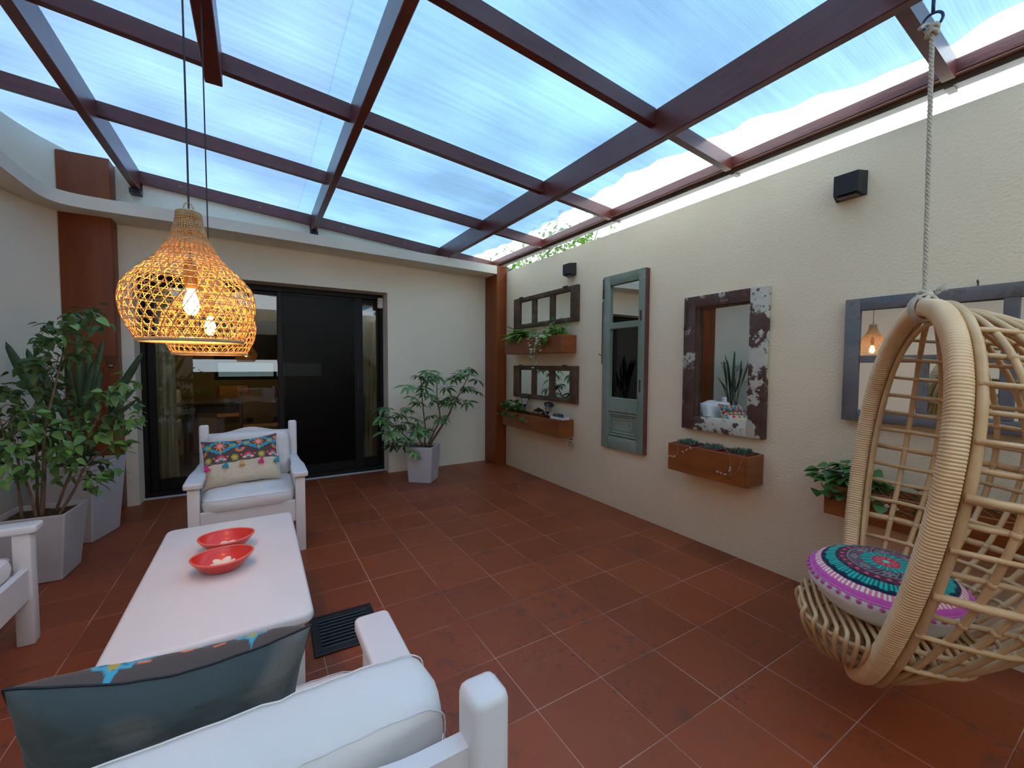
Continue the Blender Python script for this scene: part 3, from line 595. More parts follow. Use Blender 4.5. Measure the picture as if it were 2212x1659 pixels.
box_cushion('back_cushion', 0.52, 0.40, 0.12, 'big white back cushion with a seam, leaning in the nearest armchair', (-0.026, 0.655, 0.570), (math.radians(-74), 0, math.radians(1)), 4, 0.030, group=G2)
box_cushion('seat_cushion', 0.50, 0.56, 0.10, 'white seat cushion on the armchair at the left edge', (-1.185, 2.366, 0.372), (0, 0, PI/2), 5, 0.022, group=G1)
box_cushion('back_cushion', 0.50, 0.40, 0.10, 'white back cushion on the armchair at the left edge', (-1.425, 2.366, 0.585), (math.radians(80), 0, PI/2), 6, 0.026, group=G2)

# ---- lumbar pillow with a printed face
def pillow(name, w, h, t, face, back, label, mtx, seed=0, G=(150, 110), dip=0.010):
    nx, ny = G; me = bpy.data.meshes.new(name); vs = []; cols = []; fs = []
    def P(u, v, sgn):
        x = u*w/2*(1-0.075*(1-abs(u)**1.5)*0-0.06*(abs(v) < 2)*(1-v*v)*abs(u)**3); y = v*h/2*(1-0.10*(1-u*u)*abs(v)**3)
        e = max(0, (1-u**4)*(1-v**4)); z = sgn*t/2*e**0.55*(1+0.10*nz(u*1.5+seed, v*1.7, sgn)) + 0.004*nz(u*4+seed, v*4, 9)+0.0025*nz(u*9+seed, v*11, 4)*e
        y += -dip*(1-abs(u)**1.6)*max(v, 0)**2 + 0.004*nz(u*3.3, seed)*v
        return (x, y, z)
    for sgn, fn in ((1, face), (-1, back)):
        o = len(vs)
        for j in range(ny+1):
            for i in range(nx+1):
                u, v = -1+2*i/nx, -1+2*j/ny; vs.append(P(u, v, sgn)); cols.append((*fn(u, v), 1))
        for j in range(ny):
            for i in range(nx):
                f = (o+j*(nx+1)+i, o+j*(nx+1)+i+1, o+(j+1)*(nx+1)+i+1, o+(j+1)*(nx+1)+i); fs.append(f if sgn > 0 else f[::-1])
    me.from_pydata(vs, [], fs); at = me.color_attributes.new('print', 'FLOAT_COLOR', 'POINT')
    at.data.foreach_set('color', [c for q in cols for c in q]); me.materials.append(M['print']); me.polygons.foreach_set('use_smooth', [True]*len(fs)); me.update()
    o = link(name, me, None, mtx=mtx); tag(o, label, 'pillow')
    pts = [];
    for k in range(120):
        e = k/30; s = int(e) % 4; tt = e-int(e); pc = [(-1, -1), (1, -1), (1, 1), (-1, 1)]; a, c = pc[s], pc[(s+1) % 4]; pts.append(P(lerp(a[0], c[0], tt), lerp(a[1], c[1], tt), 1))
    q = MB(); q.tube(pts, 0.0022, 5, closed=True); q.build('piping', M['black_metal' if back(0, 0)[0] < .2 else 'piping'], o)
    return o
GREY = (0.080, 0.068, 0.064); BEI = (0.60, 0.53, 0.39); CY = (0.05, 0.36, 0.52); TEAL = (0.02, 0.20, 0.30); ORG = (0.78, 0.20, 0.08); PNK = (0.80, 0.30, 0.24); OLV = (0.42, 0.34, 0.05); MAG = (0.62, 0.02, 0.12); LPK = (0.82, 0.42, 0.44); AQ = (0.25, 0.55, 0.50)
def embroidery(u, v):
    """u,v in -1..1 (u right, v up). dark upper half with two diamonds and a flower row, beige lower half"""
    x, y = u*0.225, v*0.17
    if v < -0.14+0.02*math.sin(u*2): return BEI
    c = GREY
    for k, (cx_, cy_) in enumerate(((-0.118, 0.102), (0.104, 0.108))):
        dx, dy = x-cx_, y-cy_; r = math.hypot(dx, dy); an = math.atan2(dy, dx)
        d = abs(dx)/0.108+abs(dy)/0.062; d += 0.06*math.cos(an*14)
        if 0.84 < d < 1.0: c = CY
        elif d <= 0.84:
            c = TEAL if d > 0.62 else GREY
            if d > 0.56 and math.cos(an*18) > 0.6: c = CY
            for ox in (-0.068, 0.068):
                if math.hypot((dx-ox)/0.019, dy/0.012) < 1: c = OLV
            for oy in (-0.040, 0.040):
                if math.hypot(dx/0.009, (dy-oy)/0.013) < 1: c = OLV
            pr_ = 0.036*(0.72+0.28*math.cos(an*8))
            if r < pr_: c = PNK if r < 0.017 else ORG
            if r < 0.017 and math.cos(an*10)*math.cos(r*900) > 0.35: c = ORG
            if r < 0.006: c = LPK
    for cx_ in (-0.007, 0.215, -0.225):
        dx, dy = x-cx_, y-0.072; r = math.hypot(dx, dy)
        if dy < 0.004 and r < 0.028*(1+0.12*math.cos(math.atan2(dy, dx)*11)): c = ORG if r > 0.012 else TEAL
        if math.hypot(dx, y-0.102) < 0.009: c = CY
        if math.hypot(dx, y-0.102) < 0.004: c = PNK
        if abs(math.hypot(dx-0.014, y-0.117)-0.008) < 0.002 or abs(math.hypot(dx+0.014, y-0.087)-0.008) < 0.002: c = CY
        if math.hypot(dx, y-0.132) < 0.016: c = ORG
    if abs(y-0.150) < 0.004 and abs(abs(x)-0.06) < 0.01: c = ORG
    # flower row
    for i, cx_ in enumerate((-0.195, -0.118, -0.040, 0.038, 0.116, 0.194)):
        dx, dy = x-cx_, y-0.008; an = math.atan2(dy, dx); r = math.hypot(dx, dy)
        if i % 2 == 0:
            if r < 0.021*(1+0.15*math.cos(an*9)): c = OLV if r > 0.010 else (0.55, 0.45, 0.08)
            if r < 0.005: c = AQ
        else:
            if dy > -0.002 and 0.017 < r < 0.027: c = MAG
            elif dy > -0.002 and 0.012 < r <= 0.017: c = ORG
            elif r <= 0.010: c = AQ
            for ox in (-0.021, 0.021):
                if math.hypot((dx-ox)/0.013, (dy+0.009)/0.008) < 1: c = LPK
        for ox in (-0.039, ):
            if math.hypot(dx-ox, dy-0.010) < 0.0065: c = ORG
        if abs(y+0.018-0.006*math.cos((x-cx_)*80)) < 0.0016 and abs(dx) < 0.04: c = (0.30, 0.30, 0.27)
    return c
TC = [(0.72, 0.01, 0.20), (0.01, 0.28, 0.37), (0.60, 0.36, 0.10)]
for i, c in enumerate(TC): M['tassel%d' % i] = pm('tassel_yarn_%s' % ('pink', 'teal', 'mustard')[i], c, 0.9, sheen=0.3)
def mtx_face(origin, right, up):
    r = Vector(right).normalized(); u = Vector(up); u = (u-r*u.dot(r)).normalized(); n = r.cross(u)
    return Matrix(((r.x, u.x, n.x, origin[0]), (r.y, u.y, n.y, origin[1]), (r.z, u.z, n.z, origin[2]), (0, 0, 0, 1)))
pm1 = mtx_face((-0.105, 3.405, 0.578), (1, 0.05, 0.045), (0, 0.48, 0.88))
pl = pillow('lumbar_pillow', 0.45, 0.335, 0.13, embroidery, lambda u, v: BEI, 'embroidered grey and beige pillow with coloured tassels on the far armchair', pm1, 3)
for i, (u, col) in enumerate(((-0.86, 0), (-0.42, 1), (0.0, 2), (0.48, 0), (0.90, 1))):
    q = MB(); q.lathe([(0.002, 0.036), (0.006, 0.032), (0.005, 0.027), (0.011, 0.012), (0.017, 0.0), (0.016, -0.003), (0.001, -0.002)], 12)
    for k in range(14):
        a = k*2*PI/14; q.tube([(0.008*math.cos(a), 0.008*math.sin(a), 0.018), (0.018*math.cos(a), 0.018*math.sin(a), -0.006+0.004*math.sin(k*3))], 0.0022, 4)
    zz = 0.062*(1-abs(u)**4)**0.55+0.012
    q.build('tassel', M['tassel%d' % col], pl, mtx=Matrix.Translation((u*0.225, -0.055, zz)) @ Matrix.Rotation(-PI/2+0.15, 4, 'X') @ Matrix.Rotation((-.2, .3, 0, .25, .4)[i], 4, 'Y'))
pm2 = mtx_face((-0.126, 0.870, 0.640), (-1, 0.0, 0.09), (0, -0.38, 0.92))
pillow('throw_pillow', 0.372, 0.335, 0.125, embroidery, lambda u, v: tuple(lerp(a_, b_, max(0, min(1, (nz(u*2.1+2, v*1.6)-.05)*2.2))) for a_, b_ in zip((0.052, 0.072, 0.074), (0.125, 0.13, 0.122))), 'charcoal backed pillow with bright embroidered front, propped in the nearest armchair', pm2, 8, dip=0.035)
# loose print bits belong to the pillow front

# ---- coffee table
t = thing('coffee_table', 'white painted coffee table with rounded corners holding two red bowls', 'table', (-0.121, 1.975, 0))
def rounded_slab(hx, hy, z0, z1, rc, re, mat, name, parent):
    bm = bmesh.new(); bmesh.ops.create_cube(bm, size=1)
    for v in bm.verts: v.co = Vector((v.co.x*2*hx, v.co.y*2*hy, z0 if v.co.z < 0 else z1))
    bmesh.ops.bevel(bm, geom=[e for e in bm.edges if abs(e.verts[0].co.z-e.verts[1].co.z) > 1e-4], offset=rc, segments=6, profile=0.5, affect='EDGES')
    bmesh.ops.bevel(bm, geom=[e for e in bm.edges if abs(e.verts[0].co.z-e.verts[1].co.z) < 1e-5], offset=re, segments=4, profile=0.5, affect='EDGES')
    me = bpy.data.meshes.new(name); bm.to_mesh(me); bm.free(); me.materials.append(mat); me.polygons.foreach_set('use_smooth', [True]*len(me.polygons)); me.set_sharp_from_angle(angle=math.radians(40))
    return link(name, me, parent)
rounded_slab(0.262, 0.535, 0.412, 0.45, 0.035, 0.014, M['white_paint'], 'tabletop', t)
for sx in (-1, 1):
    for sy in (-1, 1):
        q = MB(); q.rbox((sx*0.235, sy*0.50, 0), (sx*0.175, sy*0.44, 0.412), 0.005, 2)
        q = MB(); q.rbox((min(sx*0.235, sx*0.175), min(sy*0.50, sy*0.44), 0), (max(sx*0.235, sx*0.175), max(sy*0.50, sy*0.44), 0.4125), 0.005, 2); q.build('leg', M['white_paint'], t)
for sy in (-1, 1):
    q = MB(); q.rbox((-0.176, min(sy*0.488, sy*0.462), 0.07), (0.176, max(sy*0.488, sy*0.462), 0.411), 0.003, 1); q.build('end_panel', M['white_paint'], t)
for sx in (-1, 1):
    q = MB(); q.rbox((min(sx*0.223, sx*0.197), -0.441, 0.30), (max(sx*0.223, sx*0.197), 0.441, 0.411), 0.003, 1); q.build('apron', M['white_paint'], t)
q = MB(); q.rbox((-0.20, -0.46, 0.10), (0.20, 0.46, 0.118), 0.003, 1); q.build('shelf', M['white_paint'], t)

# ---- boat-shaped red bowls with an ivory flower each
def bowl(loc, rz, label, fl_rot, star):
    t = thing('oval_bowl', label, 'bowl', loc, rz, 'red oval bowls on the coffee table')
    n = 48; L_, Wd = 0.104, 0.092
    def shp(a, s, z, thin=0):
        c, s_ = math.cos(a), math.sin(a); px = L_*s*math.copysign(abs(c)**0.97, c); py = Wd*s*math.copysign(abs(s_)**1.10, s_); return (px*(1-thin), py*(1-thin*1.5), z+0.005*abs(c)**3*(z > 0.02))
    rings_o = [(0.45, 0.0), (0.52, 0.0), (0.62, 0.008), (0.80, 0.024), (0.94, 0.042), (1.0, 0.052)]
    rings_i = [(0.93, 0.050), (0.86, 0.038), (0.70, 0.020), (0.50, 0.009), (0.25, 0.006), (0.02, 0.006)]
    b = MB(); vs = [shp(2*PI*j/n, s, z) for s, z in rings_o for j in range(n)]
    b.add(vs, [(i*n+j, i*n+(j+1) % n, (i+1)*n+(j+1) % n, (i+1)*n+j) for i in range(len(rings_o)-1) for j in range(n)]+[tuple(range(n))[::-1]])
    vs = [shp(2*PI*j/n, s, z) for s, z in rings_i for j in range(n)]
    b.add(vs, [(i*n+j, i*n+(j+1) % n, (i+1)*n+(j+1) % n, (i+1)*n+j) for i in range(len(rings_i)-1) for j in range(n)]+[tuple((len(rings_i)-1)*n+j for j in range(n))])
    b.build('bowl_body', M['red_ceramic'], t, angle=60)
    pts = [shp(2*PI*j/n, 0.965, 0.052) for j in range(n)]; q = MB(); q.tube(pts, 0.0038, 8, closed=True); q.build('rim', M['coral'], t)
    f = MB(); k = 5; vs = []; nA = 60; RS = [0.0, 0.2, 0.4, 0.6, 0.8, 0.94, 1.0]
    for side_ in (1, -1):
        for q_ in RS:
            for j in range(nA):
                a = 2*PI*j/nA; pr_ = (0.56+0.44*abs(math.cos(k*(a+fl_rot)/2))**0.8)*(0.040 if star else 0.042); r = max(q_, 0.02)*pr_
                cup = (0.004 if star else 0.016)*q_**1.6*(0.4+0.6*abs(math.cos(k*(a+fl_rot)/2))); th = 0.0055*math.sqrt(max(0, 1-q_**4))
                vs.append((r*math.cos(a), r*math.sin(a), 0.015+cup+side_*th+(0.006*max(0, 1-q_*4) if side_ > 0 else 0)))
    m_ = len(RS)
    for sd in (0, 1):
        o_ = sd*m_*nA
        for i in range(m_-1):
            for j in range(nA):
                fc_ = (o_+i*nA+j, o_+i*nA+(j+1) % nA, o_+(i+1)*nA+(j+1) % nA, o_+(i+1)*nA+j); f.f.append(fc_ if sd else fc_[::-1]); f.mi.append(0)
    f.v = vs
    f.build('flower_candle', M['ivory'], t, angle=None)
    return t
bowl((-0.128, 2.135, 0.4505), math.radians(-10), 'red oval bowl nearer the far armchair, with a star-shaped ivory flower', 0.3, True)
bowl((-0.130, 1.925, 0.4505), math.radians(-2), 'red oval bowl in front of its twin, with a plump cupped ivory flower', 0.1, False)

# ---- floor drain grate
g = thing('floor_grate', 'black slotted metal drain grate set in the floor tiles beside the coffee table', 'drain grate', (0.328, 2.030, 0.0), math.radians(-1.5))
q = MB(); W_, H_ = 0.142, 0.152
for a, c in (((-W_, -H_, 0.0006), (W_, -H_+0.034, 0.010)), ((-W_, H_-0.034, 0.0006), (W_, H_, 0.010)), ((-W_, -H_+0.034, 0.0006), (-W_+0.034, H_-0.034, 0.010)), ((W_-0.034, -H_+0.034, 0.0006), (W_, H_-0.034, 0.010))): q.rbox(a, c, 0.002, 1)
q.build('grate_frame', M['black_metal'], g)
q = MB(); q.box((-W_+0.03, -H_+0.03, 0.0003), (W_-0.03, H_-0.03, 0.0012)); q.build('grate_shade_plate', M['door_frame'], g, smooth=False)  # flat black plate standing for the shade below the slats
for i in range(9):
    yy = lerp(-H_+0.046, H_-0.046, i/8); q = MB(); q.box((-W_+0.03, -0.0045, -0.003), (W_-0.03, 0.0045, 0.003)); q.build('grate_slat', M['black_metal'], g, mtx=Matrix.Translation((0, yy, 0.0052)) @ Matrix.Rotation(0.5, 4, 'X'), smooth=False)

# ================================================================== PENDANT LAMPS
PROF = [(0.0, .119), (0.018, .129), (0.04, .140), (0.072, .151), (0.112, .155), (0.153, .146), (0.196, .113), (0.23, .079), (0.272, .053), (0.29, .043), (0.32, .034), (0.345, .030), (0.36, .028)]
_PS = smooth_path([(h, r, 0) for h, r in PROF], 8)
def rad(h):
    for A, B in zip(_PS[:-1], _PS[1:]):
        if h <= B.x: return lerp(A.y, B.y, (h-A.x)/max(1e-9, B.x-A.x)) if h > A.x else A.y
    return PROF[-1][1]
def lamp(loc, top, label):
    t = thing('pendant_lamp', label, 'pendant lamp', loc, random.random(), 'woven pendant lamps over the coffee table')
    b = MB(); dA = 0.0228; NS = 36
    tab = [(0.0, 0.0)]; h = 0.0
    while h < 0.36:
        h2 = min(0.36, h+0.004); tab.append((h2, tab[-1][1]+math.hypot(h2-h, rad(h2)-rad(h)))); h = h2
    def h_of(s_):
        for (ha, sa), (hb, sb) in zip(tab[:-1], tab[1:]):
            if s_ <= sb: return lerp(ha, hb, (s_-sa)/(sb-sa))
        return 0.36
    Smax = tab[-1][1]
    def P(h, a, off=0.0):
        r = rad(h)+off; return (r*math.cos(a), r*math.sin(a), h)
    s_ = dA*0.5
    while s_ < Smax:                                 # weft rings: open on the belly, packed at the neck
        h = h_of(s_); b.tube([P(h, 2*PI*j/40, 0.0014) for j in range(40)], 0.0013, 4, closed=True)
        s_ += dA if h < 0.19 else (dA*0.5 if h < 0.25 else dA*0.30)
    for (dr, off) in ((1, 0.0), (-1, 0.0010)):       # two diagonal warps crossing midway between the rings
        for k in range(NS):
            pts = []; K = 3*int(Smax/dA)
            for q_ in range(K+1):
                u = Smax*q_/K; pts.append(P(h_of(u), 2*PI*k/NS + dr*(PI/NS)*(u/dA), off+0.0006*math.sin(q_)))
            b.tube(pts, 0.0013, 4)
    for k in range(36):
        a = 2*PI*(k+.5)/36; b.tube([P(0.235+0.125*s/12, a, -0.002) for s in range(13)], 0.0015, 4)
    b.build('woven_shade', M['bamboo'], t, angle=None, kind='stuff')
    q = MB(); q.tube([(0.121*math.cos(2*PI*j/48), 0.121*math.sin(2*PI*j/48), 0.0) for j in range(48)], 0.0052, 8, closed=True)
    q.build('rim_band', M['bamboo_rim'], t)
    q = MB(); q.lathe([(0.029, 0.352), (0.030, 0.362), (0.024, 0.366), (0.010, 0.367), (0.006, 0.366)], 20)
    q.tube([(0.012*math.cos(a), 0, 0.367+0.022*math.sin(a)) for a in [PI*i/10 for i in range(11)]], 0.0022, 6); q.build('top_collar', M['bamboo_rim'], t)
    q = MB(); q.lathe([(0.011, 0.148), (0.016, 0.160), (0.017, 0.20), (0.013, 0.225), (0.004, 0.235)], 14); q.build('lamp_holder', M['brass'], t)
    q = MB(); q.tube([(0, 0, 0.23), (0.001, 0.0, 0.5), (0, 0, top-loc[2])], 0.0024, 6); q.build('power_cord', M['cord'], t)
    q = MB(); q.lathe([(0.001, 0.074), (0.010, 0.077), (0.017, 0.088), (0.0195, 0.102), (0.017, 0.117), (0.011, 0.134), (0.009, 0.150)], 18); q.build('light_bulb', M['bulb'], t, angle=None)
    return t
lamp((-0.158, 1.50, 1.306), zr(-0.122)-0.175, 'woven bamboo pendant lamp nearer the camera, hanging slightly higher in view')
lamp((-0.158, 2.05, 1.280), zr(-0.122)-0.175, 'woven bamboo pendant lamp behind the first, partly hidden by it')
# ================================================================== HANGING EGG CHAIR
hc_phi, hc_tau = 2.1005, 0.1093; HL, HW, HE = 1.2718, 0.3838, 0.2809
hn = Vector((math.cos(hc_phi), math.sin(hc_phi), 0)); hw_ = Vector((-hn.y, hn.x, 0)); ha = hn*math.sin(hc_tau) - Vector((0, 0, 1))*math.cos(hc_tau)
HP = Vector((1.87, 0.475, 1.4341)); fwd = hw_.cross(ha).normalized()      # normal of the hoop plane
if fwd.dot(hn) < 0: fwd = -fwd
def hoop(t, grow=0.0):
    s = HL/2*(1-math.cos(t)); wv = HW*math.sin(t)*(1+HE*math.cos(t)); return HP + ha*s + hw_*wv*(1+grow)
def hoop_s(s, side): # point on the hoop at distance s down the axis
    t = math.acos(max(-1, min(1, 1-2*s/HL))); return HP + ha*s + hw_*side*HW*math.sin(t)*(1+HE*math.cos(t))
def half_w(s): t = math.acos(max(-1, min(1, 1-2*s/HL))); return HW*math.sin(t)*(1+HE*math.cos(t))
hc = thing('hanging_chair', 'natural rattan egg chair hanging on a rope beside the grey framed mirror', 'hanging chair', (0, 0, 0))
O_ = Vector(HP)
hc.location = O_
def HB(b, name, mat, angle=None, **kw):
    b.v = [tuple(Vector(v)-O_) for v in b.v]; return b.build(name, M[mat], hc, angle=angle, **kw)
# wrapped main hoop: rounded box section, every turn of cane a ridge of its own
NW = 340; sec = []
for k in range(16):
    a = 2*PI*k/16; c, s = math.cos(a), math.sin(a); q = (abs(c)**4+abs(s)**4)**-0.25; sec.append((c*q*1.0, s*q*1.12))
tl = [0]; pts = []; ups = []; rr = []
dense = [hoop(2*PI*i/1400) for i in range(1401)]
L_ = 0; acc = [0]
for i in range(1400): L_ += (dense[i+1]-dense[i]).length; acc.append(L_)
def hoop_at(u):
    d = u*L_; import bisect
    i = min(1399, max(0, bisect.bisect_left(acc, d)-1)); f = (d-acc[i])/(acc[i+1]-acc[i]); return dense[i].lerp(dense[i+1], f)
for k in range(NW):
    for ph, h in ((0.0, 0.0), (0.25, 0.86), (0.5, 1.0), (0.75, 0.86)):
        pts.append(hoop_at((k+ph)/NW)); wob = 0.03*nz(k*0.9, 1.3)
        rr.append(0.0252*(1+(h-0.9)*0.12+wob*0.6)); ups.append(fwd)
b = MB(); b.tube(pts, rr, closed=True, up=ups, sq=sec); HB(b, 'wrapped_hoop', 'rattan_wrap')
# plain poles lashed to the front and back of the hoop
def scaled(t, g, off): p = hoop(t); c = HP+ha*HL*0.48; v = p-c; return c+v*(1+g)+fwd*off
b = MB(); b.tube([scaled(2*PI*i/120, 0.02, -0.040) for i in range(120)], [0.0125*(1+0.12*nz(i*.5, 2)) for i in range(120)], 8, closed=True); HB(b, 'outer_pole', 'rattan')
b = MB(); b.tube([scaled(2*PI*i/120, -0.075, -0.030) for i in range(120)], 0.008, 8, closed=True); HB(b, 'inner_pole', 'rattan')
# basket behind the hoop
def depth(s): u = s/HL; return 0.54*math.sin(PI*min(1, u**0.76))**0.78
def shell(s, th, out=0.0):
    D = depth(s)+out; wv = half_w(s)*1.03+out; sq_ = 0.86
    return HP+ha*s + hw_*wv*math.copysign(abs(math.cos(th))**sq_, math.cos(th)) - fwd*(0.03+D*abs(math.sin(th))**sq_)
NR = 20
for k in range(1, NR):
    th = PI*k/NR; pts = [shell(HL*(0.012+0.976*(0.5-0.5*math.cos(PI*i/40))), th) for i in range(41)]
    b = MB(); b.tube(pts, [0.0088*(1+0.16*nz(i*.6, k*3.1)) for i in range(41)], 7); HB(b, 'upright_rod', 'rattan')
lev = [0.085+0.072*i for i in range(16)]
for i, s in enumerate(lev):
    thick = 0.0125 if i in (6, 10) else 0.0078
    pts = [shell(s+0.004*nz(i, j*.4), PI*j/36, -0.010 if i % 2 else 0.009) for j in range(37)]
    b = MB(); b.tube(pts, [thick*(1+0.14*nz(j*.5, i*2.3)) for j in range(37)], 7); HB(b, 'cross_rod', 'rattan')
b = MB()                                                       # cane lashings at the crossings
for k in range(1, NR):
    for i, s in enumerate(lev[:13]):
        p = shell(s, PI*k/NR); b.sphere(p, 0.0125, 6, 4)
HB(b, 'lashings', 'rattan', kind='stuff')
# seat: flat slats whose ends bend down over the lip and gather under the hoop
SZ = 0.375
def seat_c(): return Vector((1.835, 0.555, SZ))
Cst = Vector((1.83, 0.555, SZ)); rim_pts = []
low = hoop(PI)+Vector((0, 0, 0.012))
def lip(u):     # u -1..1 across, front edge of the seat
    return Cst + hw_*u*0.285 + hn*(0.025+0.185*math.sqrt(max(0, 1-u*u)))
NS_ = 19
for k in range(NS_):
    v = lerp(0.205, -0.24, k/(NS_-1))                 # distance along hn from the seat centre
    hwid = 0.285*math.sqrt(max(0.05, 1-((v-0.025)/0.19)**2)) if v > 0.025 else 0.29*math.sqrt(max(0.06, 1-((v-0.025)/0.30)**2))
    A = Cst+hn*v-hw_*hwid*0.95; B = Cst+hn*v+hw_*hwid*0.70
    q = []
    for (E, S_) in ((A, -1), (B, 1)):
        foot = low+hn*(v*0.22)+hw_*S_*0.012; dn_ = (E-Cst); dn_.z = 0; dn_ = dn_.normalized()
        q.append([foot, foot.lerp(E, 0.34)+Vector((0, 0, -0.034))+dn_*0.01, foot.lerp(E, 0.72)+Vector((0, 0, -0.042))+dn_*0.018, E+dn_*0.010+Vector((0, 0, -0.030)), E+Vector((0, 0, 0.0))])
    path = smooth_path(q[0]+[A.lerp(B, 0.12)+Vector((0, 0, 0.003)), Cst+hn*v+Vector((0, 0, -0.004)), A.lerp(B, 0.88)+Vector((0, 0, 0.003))]+q[1][::-1], 4)
    b = MB(); b.tube(path, [0.0070*(1+0.12*nz(i*.6, k)) for i in range(len(path))], 7); HB(b, 'seat_slat', 'rattan')
for r_, f_ in ((1.0, 0.0), (0.80, 0.42), (0.55, 0.72)):
    pts = []
    for i in range(48):
        a = 2*PI*i/48; c_, s_ = math.cos(a), math.sin(a); P_ = Cst+hw_*c_*(0.20 if c_ > 0 else 0.27)+hn*(0.025+(0.185 if s_ > 0 else 0.27)*s_)+Vector((0, 0, -0.016))
        P2 = P_.lerp(low, f_*0.75); P2.z = lerp(P_.z, low.z, f_**1.5*0.8)-0.012; pts.append(P2)
    b = MB(); b.tube(pts, 0.0075, 7, closed=True); HB(b, 'seat_ring', 'rattan')
for i in range(5):                                               # loops under the basket
    pts = smooth_path([hoop_s(HL*(0.90+0.014*i), -1)+Vector((0, 0, .02)), low-hn*(0.05+0.030*i)-hw_*0.10+Vector((0, 0, 0.03+0.018*i)), low-hn*(0.06+0.036*i)+Vector((0, 0, 0.012+0.018*i)), low-hn*(0.05+0.030*i)+hw_*0.10+Vector((0, 0, 0.03+0.018*i)), hoop_s(HL*(0.90+0.014*i), 1)+Vector((0, 0, .02))], 7)
    b = MB(); b.tube(pts, 0.0075, 7); HB(b, 'base_loop', 'rattan')
# ---- rope and ring
rp = thing('hanging_rope', 'off-white knotted cotton rope holding the egg chair from a rafter', 'rope', (1.883, 0.490, 2.44))
def RB(b, name, mat, **kw): b.v = [tuple(Vector(v)-Vector((1.883, 0.490, 2.44))) for v in b.v]; return b.build(name, M[mat], rp, angle=None, **kw)
b = MB(); top = Vector((1.883, 0.490, 2.335)); bot = Vector((1.872, 0.474, 1.468)); n = 330
for ph in range(3):
    b.tube([top.lerp(bot, i/n)+Vector((math.cos(i*0.40+ph*2.094), math.sin(i*0.40+ph*2.094), 0))*0.0033 for i in range(n+1)], 0.0038, 5)
RB(b, 'twisted_rope', 'rope')
b = MB(); 
for j, (cc, rr_) in enumerate(((top+Vector((0, 0, .0)), .013), (top-Vector((0, 0, .016)), .012), (bot+Vector((0, 0, .014)), .016), (bot+Vector((0.012, 0, .004)), .015), (bot+Vector((-.014, 0.0, -0.002)), .014))): b.tube([cc+Vector((rr_*math.cos(a), rr_*math.sin(a), 0.006*math.sin(a*2+j))) for a in [2*PI*i/14 for i in range(14)]], 0.0065, 6, closed=True)
for a in (0.3, 2.6): b.tube(smooth_path([top+Vector((0, 0, .002)), top+Vector((.02*math.cos(a), .02*math.sin(a), .012)), top+Vector((.042*math.cos(a), .042*math.sin(a), -0.004))], 4), 0.006, 6)
for a in range(26):
    an = a*0.7; b.tube(smooth_path([bot+Vector((0.02, -0.02, .006)), bot+Vector((.032+.006*math.cos(an), -0.026+.008*math.sin(an), .024+.004*math.sin(a))), bot+Vector((.044+.014*math.cos(an), -.034+.014*math.sin(an*1.3), .034+.012*math.sin(a*2.1)))], 2), 0.0011, 3)
RB(b, 'rope_knot', 'rope', kind='stuff')
b = MB()
for i in range(5):   # loops over the top of the hoop
    o_ = hw_*(-0.016+0.009*i); b.tube([bot+o_+Vector((0, 0, -0.034))+fwd*0.034*math.cos(a)+Vector((0, 0, 0.042*math.sin(a))) for a in [2*PI*j/18 for j in range(18)]], 0.0052, 6, closed=True)
RB(b, 'hoop_loop', 'rope')
b = MB(); rc_ = Vector((1.883, 0.490, 2.358)); b.tube([rc_+Vector((0.0, 0.024*math.cos(a), 0.024*math.sin(a))) for a in [2*PI*i/20 for i in range(20)]], 0.0042, 8, closed=True)
b.tube([rc_+Vector((0, 0, 0.024)), rc_+Vector((0, 0, 0.092))], 0.005, 8); RB(b, 'ring_hook', 'steel')

# ---- round mandala cushion with pompoms
mc = Vector((1.893, 0.547, 0.478)); tilt = Euler((math.radians(2), math.radians(-3), 0)).to_matrix().to_4x4()
MR, MT = 0.214, 0.16
def mandala(r, a):
    """r 0..1, angle a"""
    V1 = (0.12, 0.022, 0.05); V2 = (0.30, 0.045, 0.085); TQ = (0.0, 0.27, 0.235); TQL = (0.03, 0.46, 0.40); NV = (0.008, 0.018, 0.05); RD = (0.45, 0.035, 0.06); RL = (0.68, 0.13, 0.14)
    PKb = (0.80, 0.42, 0.42); PKs = (0.86, 0.78, 0.74); MG = (0.62, 0.10, 0.42)
    if r > 0.955: return MG
    if r > 0.86:
        return PKs if (math.cos(a*88) > 0.15 and r < 0.935) else ((0.78, 0.22, 0.26) if r < 0.935 else MG)
    if r > 0.80+0.012*math.cos(a*24): return NV
    if r > 0.665:
        return TQL if (math.cos(a*84+0.8*math.sin(a*12)) > 0.1 and r < 0.79) else ((0.0, 0.14, 0.13) if math.cos(a*84+0.8*math.sin(a*12)) < -0.3 else TQ)
    if r > 0.63+0.03*math.cos(a*26): return NV
    if r > 0.505:
        f = (a*26/(2*PI)) % 1-0.5; d = math.hypot(f*2.2, (r-0.578)/0.075)
        return RL if d < 0.35 else (V2 if d < 0.62 else ((0.06, 0.012, 0.03) if d < 0.72 else V1))
    if r > 0.49 and r <= 0.505: return (0.20, 0.38, 0.37)
    if r > 0.30+0.035*abs(math.cos(a*5)):
        f = (a*8/(2*PI)) % 1-0.5; d = abs(f)*2.6+abs(r-0.41)/0.075
        if d < 0.3: return RL
        if 0.55 < d < 0.75: return TQL
        if d <= .55: return V2
        return V1 if math.cos(a*40+r*60) < 0.75 else (0.20, 0.30, 0.31)
    if r > 0.19:
        return TQL if math.cos(a*18) > 0.45 else (NV if math.cos(a*18) > -0.2 else TQ)
    if r > 0.175: return (0.25, 0.18, 0.2)
    if r > 0.045: return RL if math.cos(a*10) > 0.0 and 0.06 < r < 0.15 else RD
    return (0.10, 0.62, 0.52)
na, nr = 420, 76; vs = []; cols = []; fs = []
